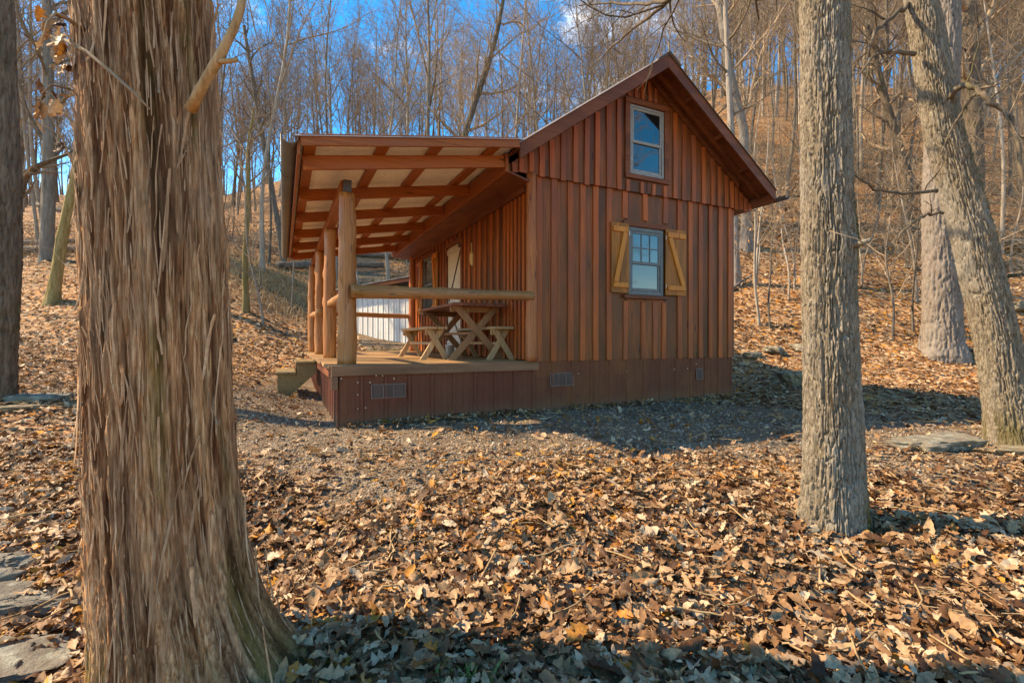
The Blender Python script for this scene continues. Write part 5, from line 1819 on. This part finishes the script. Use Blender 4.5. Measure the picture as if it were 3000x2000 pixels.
branch(lean, [px(2165, 490, 4.4), px(2120, 492, 4.2), px(2075, 525, 4.1), px(2050, 560, 4.1)], .014, .005, twigs=5, seed=4)
branch(lean, [px(2100, 125, 4.45), px(2040, 118, 4.2), px(2010, 120, 4.1), px(1965, 190, 4.0)], .020, .006, twigs=6, seed=5)
branch(lean, [px(2085, 10, 4.5), px(2040, 45, 4.3), px(2010, 75, 4.2), px(1995, 110, 4.1), px(1990, 180, 4.1)], .022, .007, twigs=6, seed=6)
branch(lean, [px(2295, 640, 4.45), px(2330, 632, 4.4), px(2365, 625, 4.3)], .022, .012, twigs=2, seed=7)

# further distinct trees
def far_trunk(name, pts, barkm, label, seed, crown_n=10, crown_z=None, flare=.35, sides=48, rings=120, l=(.25, .42), style='plain'):
    base = pts[0][2] if len(pts[0]) == 4 else pts[0][2]
    line = [(z, x, y, r) for x, y, z, r in pts]
    zb_ = line[0][0]
    line = [(zb_ - .6, line[0][1], line[0][2], line[0][3] * 1.05)] + line
    return big_trunk(name, line, seed, barkm, style, sides, rings, label, flare=lambda A, Z: flare * np.exp(-np.clip(Z - zb_, 0, 9) / .28) * (1 + .25 * np.cos(4 * A + seed)),
                     crown=dict(z=crown_z or (line[0][0] + (line[-1][0] - line[0][0]) * .42), h=1, n=crown_n, l0=l[0], l1=l[1]))
def pp(dx, dy, d, r):
    x, y, z = px(dx, dy, d)
    return (x, y, z, r)
far_trunk('pale_tree', [pp(2160, 815, 11, .36), pp(2162, 700, 11, .335), pp(2160, 450, 11, .32), pp(2170, 0, 11, .26), pp(2180, -500, 11, .12)], 'palebark', 'large pale trunk on the slope behind the leaning oak', 61, 12, 9.0, sides=120, rings=300, style='oak')
far_trunk('vine_tree', [pp(2238, 620, 17, .30), pp(2235, 300, 17, .27), pp(2222, 0, 17, .24), pp(2215, -300, 17, .1)], 'darkbark', 'brown vine covered trunk behind the large pale trunk', 62, 16, 8.0)
far_trunk('bent_tree', [pp(2072, 560, 19, .22), pp(2085, 460, 19, .20), pp(2082, 400, 19, .19), pp(2060, 330, 19, .17), pp(2030, 220, 19, .13), pp(1990, 60, 19, .08)], 'darkbark', 'bent dark tree on the hillside between the two oaks', 63, 12, 8.0)
far_trunk('pale_tree', [pp(1715, 560, 17, .17), pp(1708, 300, 17, .15), pp(1672, 150, 17, .13), pp(1650, 0, 17, .11), pp(1630, -300, 17, .05)], 'palebark', 'pale forked trunk rising just behind the right eave', 64, 14, 8.0, sides=80, rings=240, style='oak')
far_trunk('pale_tree', [pp(1690, 625, 14.5, .11), pp(1684, 400, 14.5, .095), pp(1674, 200, 14.5, .08), pp(1660, -100, 14.5, .05)], 'palebark', 'pale slim trunk close behind the right cabin corner', 65, 12, 7.0)
far_trunk('dark_tree', [pp(-14, 925, 5.75, .175), pp(0, 750, 5.75, .17), pp(5, 600, 5.75, .165), pp(7, 400, 5.75, .16), pp(-6, 0, 5.75, .15), pp(-30, -600, 5.75, .08)], 'darkbark', 'dark rough trunk at the left picture edge beside a flat stone', 66, 10, 5.2, .1, 90, 260, style='oak')
far_trunk('leaning_tree', [pp(120, 700, 14, .17), pp(128, 650, 14, .14), pp(145, 540, 14, .135), pp(165, 450, 14, .13), pp(182, 380, 14, .12), pp(215, 200, 14, .10), pp(250, 0, 14, .06)], 'mossbark', 'small leaning tree with smooth tan bark left of the cedar', 67, 12, 5.5)
far_trunk('grey_tree', [pp(108, 617, 18, .22), pp(112, 450, 18, .20), pp(112, 300, 18, .18), pp(108, 0, 18, .13), pp(105, -200, 18, .06)], 'woodbark', 'upright grey tree behind the small leaning tree', 68, 14, 7.0)
far_trunk('crooked_tree', [pp(-40, 760, 10, .10), pp(20, 560, 10, .095), pp(40, 450, 10, .09), pp(60, 395, 10, .08), pp(110, 370, 10, .06), pp(185, 345, 10.4, .03)], 'darkbark', 'crooked low limb arching in from the left edge', 69, 9, 3.4)
far_trunk('mossy_sapling', [pp(566, 704, 14, .085), pp(563, 600, 14, .075), pp(569, 480, 14, .07), pp(572, 400, 14, .065), pp(568, 352, 14, .06), pp(585, 250, 14, .03)], 'mossbark', 'mossy young tree standing alone on the leaves left of the porch', 70, 12, 4.8, .3, 16, 60, (.5, .8))
far_trunk('dark_tree', [pp(1050, 420, 20, .14), pp(1070, 300, 20, .13), pp(1100, 210, 20, .12), pp(1125, 140, 20, .11), pp(1145, 60, 20, .09), pp(1170, -80, 20, .05)], 'darkbark', 'dark curving tree rising above the porch roof', 71, 14, 8.5)
far_trunk('leaning_tree', [pp(655, 620, 21, .14), pp(640, 520, 21, .12), pp(600, 300, 21, .10), pp(560, 60, 21, .06)], 'woodbark', 'grey tree leaning left at the wood edge left of the gutter', 72, 12, 9.0)

# ---- shrubs of tangled stems
def shrub_mesh(seed, h, n):
    g = np.random.default_rng(seed)
    d = g.normal(size=(n, 3)) * np.array([.5, .5, .1]) + np.array([0, 0, .8])
    d /= np.linalg.norm(d, axis=1, keepdims=True)
    P = np.zeros((n, 7, 3))
    P[:, 0] = g.normal(0, .12, (n, 3)) * np.array([1, 1, 0]) + np.array([0, 0, -.05])
    L = h * g.uniform(.6, 1.2, n)
    for k in range(6):
        d = d + g.normal(0, .2, (n, 3)) + np.array([0, 0, -.07])
        d /= np.linalg.norm(d, axis=1, keepdims=True)
        P[:, k + 1] = P[:, k] + d * (L / 6)[:, None]
    Rr = np.repeat(np.linspace(.009, .003, 7)[None], n, 0)
    P2, R2 = spawn(P, Rr, 7, .2, 1, 25, 70, .2, .5, 4, .2, 0, .7, g, .4, .3, .003)
    V, Q = tubes([(P, Rr, 4), (P2, R2, 3)])
    return np_mesh('bare_shrub', V, Q, None, True, None, [M['twig']])
SHR = [shrub_mesh(1000 + i, 1.5, 16) for i in range(4)]
sr = random.Random(23)
for i in range(60):
    if i < 38:
        ra, d_ = sr.uniform(-1.08, -.18), sr.uniform(19.5, 25)
        lab, grp = ('broad' if sr.random() < .5 else 'small') + ' tangled bare shrub by the fallen logs, ' + next(t for r, t in PLACES if ra < r), 'shrubs along the fallen logs'
    else:
        ra, d_ = sr.uniform(.5, 1.1), sr.uniform(13, 27)
        lab, grp = 'low bare shrub on the hillside ' + next(t for r, t in PLACES if ra < r) + (', lower down' if d_ < 20 else ', higher up'), 'shrubs on the right hillside'
    x, y = ra * d_, d_
    s_ = sr.uniform(1.05, 1.4) if lab.startswith('broad') else sr.uniform(.7, 1.0)
    if lab in seen_labels:
        continue
    seen_labels[lab] = 1
    o = link('bare_shrub', SHR[i % 4], None, (x, y, gz(x, y)), (0, 0, sr.uniform(0, 6)), label=lab, category='shrub', group=grp)
    o.scale = (s_ * 1.3, s_ * 1.3, s_)

# ---- the far wood and the tangle of stems under it, each one mass
def far_wood():
    base = []
    for i in range(6):
        g = np.random.default_rng(2000 + i)
        P0, R0 = trunk_line(15, g.uniform(.09, .15), g, 8, (g.uniform(-.06, .06), 0), .014)
        P1, R1 = spawn(P0, R0, 15, .28, .98, 22, 50, .22, .38, 5, .10, .07, .55, g, .25, .5)
        P2, R2 = spawn(P1, R1, 8, .15, 1, 25, 60, .3, .55, 3, .16, .05, .6, g, .5, .4, .012)
        base.append(tubes([(P0, R0, 5), (P1, R1, 3), (P2, R2, 3)]))
    g = np.random.default_rng(5)
    Vs, Qs, off = [], [], 0
    n = 0
    while n < 330:
        d = g.uniform(42, 112)
        ra = g.uniform(-1.15, 1.15)
        x, y = ra * d, d
        if ra < .42 and (d > 95 or g.random() < .6):
            continue
        V, Q = base[n % 6]
        a, sc = g.uniform(0, 6.28), g.uniform(.75, 1.2)
        W = np.stack([V[:, 0] * math.cos(a) - V[:, 1] * math.sin(a), V[:, 0] * math.sin(a) + V[:, 1] * math.cos(a), V[:, 2]], -1) * sc
        Vs.append(W + np.array([x, y, gz(x, y)]))
        Qs.append(Q + off)
        off += len(V)
        n += 1
    link('far_wood', np_mesh('far_wood', np.vstack(Vs), np.vstack(Qs), None, True, None, [M['twig']]), None, kind='stuff', label='far wood of bare trees on the ridge')
far_wood()
def undergrowth(n, r0, r1, d0, d1, h, seed, name):
    g = np.random.default_rng(seed)
    d = d0 + (d1 - d0) * g.random(n) ** .9
    ra = g.uniform(r0, r1, n)
    x, y = ra * d, d
    k = (fbm(np.stack([x * .16, y * .16, x * 0], -1), 3, seed) > -.22) & ~inside_cabin(x, y, 1) & ~in_shed(x, y, .5)
    x, y = x[k], y[k]
    n = len(x)
    D = g.normal(0, .45, (n, 3)) + np.array([0, 0, 1.2])
    D /= np.linalg.norm(D, axis=1, keepdims=True)
    P = np.zeros((n, 6, 3))
    P[:, 0] = np.stack([x, y, ground_z(x, y, False) - .05], -1)
    L = h * g.uniform(.4, 1.5, n)
    for i in range(5):
        D = D + g.normal(0, .17, (n, 3))
        D /= np.linalg.norm(D, axis=1, keepdims=True)
        P[:, i + 1] = P[:, i] + D * (L / 5)[:, None]
    Rr = np.linspace(1, .4, 6)[None] * g.uniform(.006, .016, n)[:, None]
    P2, R2 = spawn(P, Rr, 6, .25, 1, 25, 70, .25, .5, 3, .2, .02, .6, g, .5, .3, .0045)
    V, Q = tubes([(P, Rr, 4), (P2, R2, 3)])
    link(name, np_mesh(name, V, Q, None, True, None, [M['twig']]), None, kind='stuff', label='tangle of thin bare stems under the trees')
undergrowth(2300, .46, 1.15, 15, 66, 1.7, 301, 'undergrowth')
undergrowth(1900, -1.15, .35, 20, 62, 1.6, 302, 'undergrowth')

# ---- fallen logs
def fallen(p0, p1, r, label, seed):
    o = log('fallen_log', p0, p1, r, r * .7, 'logbark', None, seed, 14, 26, 4, label=label, category='log')
fl = [
    ((-9.9, 20.2), (-5.6, 21.0), .16, .35, 'dark fallen log lying across the wood edge left of the posts'),
    ((-8.8, 22.8), (-3.6, 22.0), .14, .55, 'long grey fallen log behind the shed roof'),
    ((-6.5, 23.5), (-1.0, 22.8), .17, .2, 'thick fallen log at the foot of the wood behind the porch'),
    ((-24.5, 20.4), (-16.5, 19.8), .17, .3, 'thick dark log lying left behind the grey tree'),
    ((-25.5, 22.3), (-17.5, 22.8), .14, .9, 'slim raised log above the thick dark log at the left'),
    ((-23.5, 19.3), (-15.2, 20.9), .10, .1, 'thin log slanting in front of the left log pile'),
    ((-22.8, 23), (-14.5, 20.5), .11, 1.6, 'propped slanting dead trunk in the wood behind the left trunks'),
    ((14.5, 17.5), (16.8, 18.8), .09, .15, 'short fallen limb on the hillside between the oaks'),
    ((5.0, 13.0), (7.4, 14.8), .05, .25, 'thin broken stem leaning on the slope right of the cabin'),
]
for i, (a, b, r, up, lab) in enumerate(fl):
    fallen((a[0], a[1], gz(*a) + r * .6 + (up if i == 6 else 0) * 1.2), (b[0], b[1], gz(*b) + r * .6 + up * .4), r, lab, 70 + i)

# ---- rocks
def rock(name, x, y, sx, sy, sz, rz, seed, mat, label, sink=.3, group=None, tilt=(0, 0), res=3):
    bm = bmesh.new()
    bmesh.ops.create_icosphere(bm, subdivisions=res + 2, radius=1)
    co = np.array([v.co[:] for v in bm.verts])
    f1, f2 = worley(co * 1.3 + seed * 3.1, seed)
    n_ = .22 * fbm(co * 1.4 + seed, 4, seed) - .22 * (1 - sst(0, .5, f2 - f1)) * .5
    sq = np.sign(co) * np.abs(co) ** .72
    co = sq * (1 + n_[:, None]) * np.array([sx, sy, sz])
    co[:, 2] = np.minimum(co[:, 2], sz * (.72 + .10 * fbm(co * 3, 3, seed)))
    co = co + (np.array([sx, sy, sz]) * .05) * fbm(co / max(sx, sy) * 7, 4, seed + 3, .6)[:, None]
    for v, c in zip(bm.verts, co):
        v.co = c
    me = bpy.data.meshes.new(name)
    bm.to_mesh(me)
    bm.free()
    me.polygons.foreach_set('use_smooth', np.ones(len(me.polygons), bool))
    me.materials.append(M[mat])
    kw = dict(label=label, category='rock')
    if group:
        kw['group'] = group
    return link(name, me, None, (x, y, gz(x, y) + sz * (1 - 2 * sink) * .6), (tilt[0], tilt[1], rz), **kw)

rock('rock_slab', 3.95, 4.45, .52, .24, .085, .25, 1, 'rock', 'long pale rock slab at the foot of the leaning oak', .25)
rock('rock_slab', 4.62, 4.22, .50, .20, .06, -.2, 2, 'rockdark', 'reddish flat rock half buried under leaves beside the pale slab', .35)
rock('boulder', 5.55, 9.3, .46, .30, .26, .2, 3, 'rockdark', 'brown boulder in the cabin shadow partly behind the straight oak', .25)
for i, (dx, dy, d, s_, lab) in enumerate([(1725, 862, 11.0, .22, 'rounded stone at the slope foot nearest the cabin corner'), (1775, 862, 11.2, .28, 'hollowed grey stone in the row at the slope foot'), (1835, 858, 11.3, .25, 'grey stone in the slope foot row just left of the straight oak'), (1700, 868, 10.6, .10, 'small white stone near the cabin corner'), (1905, 800, 12.6, .3, 'mossy flat stone on the slope right of the straight oak')]):
    x = (dx - 1176) / 1100 * d
    rock('stone', x, d, s_, s_ * .7, s_ * .45, i, 10 + i, 'rock', lab, .3, None, (0, 0), 2)
for i, (dx, d, s_, lab) in enumerate([(2225, 14.5, .35, 'weathered rock on the slope right of the pale trunk'), (2090, 15.5, .28, 'weathered rock low on the slope left of the pale trunk'), (2300, 17.0, .55, 'broad rock outcrop high at the right edge'), (2330, 13.0, .40, 'grey rock at the right edge above the leaning oak'), (2030, 16.8, .30, 'small pale rock on the slope behind the straight oak'), (2210, 20, .5, 'grey rock ledge high on the hillside')]):
    x = (dx - 1176) / 1100 * d
    rock('stone', x, d, s_, s_ * .8, s_ * .35, i * 1.1, 30 + i, 'rock', lab, .3, None, (.3, 0), 2)
# bottom left outcrop
for i, (x, y, sx, sy, sz, rz, t_, lab) in enumerate([
    (-2.02, 1.62, .42, .30, .08, .5, (-.06, .16), 'large lichen covered rock ledge at the lower left picture corner'),
    (-2.20, 2.12, .34, .20, .06, .45, (-.1, .14), 'tilted pale rock ledge with a moss patch above the corner ledge'),
    (-1.72, 1.36, .28, .15, .07, .6, (-.1, .1), 'grey rock ledge against the cedar foot'),
    (-2.62, 2.30, .30, .16, .08, .3, (-.1, 0), 'half buried ledge at the left picture edge')]):
    rock('rock_ledge', x, y, sx, sy, sz, rz, 50 + i, 'rock', lab, .36, None, t_, 4)
rock('flat_stone', -5.75, 5.85, .34, .22, .07, .1, 60, 'rock', 'flat stone block beside the dark trunk at the left edge', .2)
rock('flat_stone', -5.55, 5.45, .30, .16, .06, .3, 61, 'rockdark', 'lower flat stone in front of the block by the dark trunk', .3)
rock('flat_stone', -7.4, 12.2, .36, .22, .06, .3, 62, 'rock', 'low mossy stone among leaves left of the far porch posts', .3)
rock('flat_stone', -13.4, 17.0, .4, .3, .12, .2, 63, 'rock', 'grey slab behind the small leaning tree', .25)
for i, (dx, dy, s_, lab) in enumerate([(1805, 1188, .045, 'pale knobbly stone just left of the straight oak foot'), (1865, 1228, .05, 'small pale stone touching the straight oak foot'), (2075, 1188, .05, 'flat grey stone in the oak shadow'), (1600, 1480, .035, 'pale pebble among leaves near the bottom middle'), (1445, 1385, .03, 'little grey stone among the middle leaves'), (1600, 1815 - 390, .04, 'pale triangular stone below the oak in the leaves')]):
    h = 1.13
    d = 1.13 * 1100 / (dy - 780)
    for _ in range(4):
        x = (dx - 1176) / 1100 * d
        d = (EYE - gz(x, d)) * 1100 / (dy - 780)
    rock('small_stone', (dx - 1176) / 1100 * d, d, s_, s_ * .8, s_ * .6, i, 80 + i, 'rock', lab, .05, None, (0, 0), 2)

# ---- marker pole
T = bpy.data.objects.new('marker_pole', None)
x, y = (178 - 1176) / 1100 * 19.5, 19.5
zg = gz(x, y)
T.location = (x, y, zg)
C.objects.link(T)
T['label'] = 'slim marker pole with orange lower half left of the cedar'
T['category'] = 'pole'
MB().tube([(0, 0, -.2), (0, 0, 1.15)], [.035, .035], 10).build('lower_half', M['stake_orange'], T)
MB().tube([(0, 0, 1.151), (0, 0, 2.6)], [.033, .033], 10).build('upper_half', M['stake_grey'], T)

# ------------------------------------------------------------------ leaf litter, gravel, dry grass
g = np.random.default_rng(99)
def scatter_points(n, d0, d1, power, keep_gravel, wide=1.75):
    u = g.random(n)
    d = (d0 ** power + (d1 ** power - d0 ** power) * u) ** (1 / power)
    ra = g.uniform(-1, 1, n) * np.where(g.random(n) < .25, wide, 1.16)
    x, y = ra * d, d
    k = g.random(n) > gravel_mask(x, y) * (1 - keep_gravel)
    k &= ~inside_cabin(x, y, .02)
    k &= ~((np.hypot(x - 1.91, y - 2.86) < .17) | (np.hypot(x + 1.2, y - 1.75) < .27))
    k &= ~in_shed(x, y)
    return x[k], y[k]
def gnormal(x, y):
    e = .15
    zx = (ground_z(x + e, y, False) - ground_z(x - e, y, False)) / (2 * e)
    zy = (ground_z(x, y + e, False) - ground_z(x, y - e, False)) / (2 * e)
    n_ = np.stack([-zx, -zy, np.ones_like(x)], -1)
    return n_ / np.linalg.norm(n_, axis=1, keepdims=True)
def litter_tint(x, y, n):
    p = fbm(np.stack([x * .55, y * .55, x * 0], -1), 3, 71)
    return np.clip(g.random(n) ** 1.0 * .95 + .12 * p + .02, 0, 1)
Vsets = []
def litter(n, d0, d1, power, size, tmpl, tilt, lift, keep):
    x, y = scatter_points(n, d0, d1, power, keep)
    z = ground_z(x, y) + g.random(len(x)) ** 1.5 * lift + .004
    return scatter_leaves('leaf_litter', np.stack([x, y, z], -1), g, size, False, tmpl, gnormal(x, y), tilt, .33, litter_tint(x, y, len(x)))
meshes = [litter(22000, .85, 4.3, 1.6, .077, LT_NEAR, .34, .05, .14),
          litter(16000, .85, 7.5, 1.6, .030, LT_MID, .5, .055, .75),
          litter(34000, 4.0, 12.5, 1.5, .080, LT_MID, .34, .045, .17),
          litter(52000, 11.5, 34, 1.4, .105, LT_FAR, .34, .05, .2)]
n = 900
s_, q_ = g.uniform(-2.5, 3.7, n), -.05 - .16 * g.random(n) ** 1.6
k_ = fbm(np.stack([s_ * 1.5, s_ * 0, s_ * 0], -1), 2, 5) > -.15
x, y = cab2w(s_[k_], q_[k_])
meshes.append(scatter_leaves('leaf_litter', np.stack([x, y, ground_z(x, y) + .02 + .03 * g.random(len(x))], -1), g, .055, False, LT_MID, gnormal(x, y), .6, .4))
for me, nm in zip(meshes, ('leaf_litter',) * 5):
    link('leaf_litter', me, ground, kind='stuff')

# the nearest single leaves, one object each
n = 0
while n < 296:
    d = .98 + 1.9 * g.random() ** 1.3
    ra = g.uniform(-1.08, 1.08)
    x, y = ra * d, d
    if math.hypot(x + 1.2, y - 1.75) < .30 or math.hypot(x - 1.91, y - 2.86) < .19:
        continue
    nn = gnormal(np.array([x]), np.array([y]))[0] + g.normal(0, .30, 3)
    q = Vector(nn).normalized().to_track_quat('Z', 'Y')
    o = link('leaf', NEARLEAF[n % 16], ground)
    o.location = (x, y, float(ground_z(np.array([x]), np.array([y]))[0]) + .03 + .03 * g.random())
    o.rotation_mode = 'QUATERNION'
    o.rotation_quaternion = q @ Vector((0, 0, 1)).rotation_difference(Vector((0, 0, 1))) @ Matrix.Rotation(g.uniform(0, 6.28), 3, 'Z').to_quaternion()
    s_ = .090 * g.uniform(.55, 1.45)
    o.scale = (s_, s_, s_)
    n += 1

# small sticks among the leaves
x, y = scatter_points(1000, .9, 8, 1.6, .5)
n = len(x)
a_ = g.uniform(0, 6.28, n)
L_ = g.uniform(.05, .30, n)
P = np.zeros((n, 4, 3))
for i in range(4):
    t_ = i / 3 - .5
    P[:, i, 0] = x + np.cos(a_) * L_ * t_ + g.normal(0, .008, n)
    P[:, i, 1] = y + np.sin(a_) * L_ * t_ + g.normal(0, .008, n)
    P[:, i, 2] = ground_z(P[:, i, 0], P[:, i, 1]) + .045 + .02 * g.random(n)
V, Q = tube_np(P, np.repeat(g.uniform(.0015, .005, n)[:, None], 4, 1), 5)
link('sticks', np_mesh('sticks', V, Q, None, True, None, [M['deadwood']]), ground, kind='stuff')

# gravel pebbles
def pebbles(n):
    d = (2.6 ** 1.5 + (11 ** 1.5 - 2.6 ** 1.5) * g.random(n)) ** (1 / 1.5)
    ra = g.uniform(-.9, 1.16, n)
    x, y = ra * d, d
    k = (g.random(n) < gravel_mask(x, y)) & ~inside_cabin(x, y, -.02)
    x, y = x[k], y[k]
    n = len(x)
    z = ground_z(x, y) + .001
    base = np.array([[1, 0, 0], [0, 1, 0], [-1, 0, 0], [0, -1, 0], [0, 0, .8], [0, 0, -.8]], float)
    tri = np.array([[0, 1, 4], [1, 2, 4], [2, 3, 4], [3, 0, 4], [1, 0, 5], [2, 1, 5], [3, 2, 5], [0, 3, 5]])
    s_ = .0085 * (.6 + g.random(n) ** 2 * 1.8)
    V = base[None] * (1 + .35 * g.normal(size=(n, 6, 1)).clip(-1.5, 1.5)) * s_[:, None, None]
    a = g.uniform(0, 6.28, n)
    c_, s2 = np.cos(a)[:, None], np.sin(a)[:, None]
    V = np.stack([V[..., 0] * c_ - V[..., 1] * s2, V[..., 0] * s2 + V[..., 1] * c_, V[..., 2]], -1) + np.stack([x, y, z], -1)[:, None]
    Tn = tri[None] + (np.arange(n) * 6)[:, None, None]
    m, nt, b = new_mat('gravel_stone')
    at = N(nt, 'ShaderNodeAttribute', attribute_name='tint')
    c = ramp(nt, at.outputs['Fac'], [(0, (.075, .05, .03)), (.3, (.175, .12, .074)), (.6, (.28, .21, .14)), (.85, (.42, .355, .275)), (1, (.40, .22, .08))])
    nt.links.new(c, b.inputs['Base Color'])
    b.inputs['Roughness'].default_value = .85
    link('gravel_stones', np_mesh('gravel_stones', V, None, Tn, False, {'tint': np.repeat(g.random(n), 6)}, [m]), ground, kind='stuff')
pebbles(34000)

def grass(n, cx, cy, sx, sy, h, col, name):
    x = cx + sx * g.normal(size=n)
    y = cy + sy * g.normal(size=n)
    z = ground_z(x, y)
    a = g.uniform(0, 6.28, n)
    L = h * g.uniform(.5, 1.3, n)
    lean_ = g.normal(0, .35, (n, 2))
    w = .006
    p0 = np.stack([x, y, z], -1)
    dx = np.stack([np.cos(a) * w, np.sin(a) * w, a * 0], -1)
    mid = p0 + np.stack([lean_[:, 0] * L * .4, lean_[:, 1] * L * .4, L * .6], -1)
    tip = p0 + np.stack([lean_[:, 0] * L, lean_[:, 1] * L, L * .9], -1)
    V = np.stack([p0 - dx, p0 + dx, mid + dx * .7, mid - dx * .7, tip], 1)
    off = (np.arange(n) * 5)[:, None]
    Q = off + np.array([0, 1, 2, 3])
    T_ = off + np.array([3, 2, 4])
    m = plain(name + '_blade', col, .7)
    link(name, np_mesh(name, V, Q, T_, False, None, [m]), ground, kind='stuff')
grass(5000, -8.0, 17.5, 2.2, 1.6, .32, (.40, .27, .12), 'dry_grass')
grass(3000, -14.5, 20.0, 3.0, 1.0, .30, (.36, .25, .12), 'dry_grass')
grass(90, -.15, 1.62, .06, .04, .05, (.10, .17, .03), 'green_grass')
grass(500, -2.9, 11.9, .6, .25, .10, (.38, .30, .10), 'dry_grass')
print('objects', len(bpy.data.objects), 'tris', sum(len(m.polygons) for m in bpy.data.meshes))
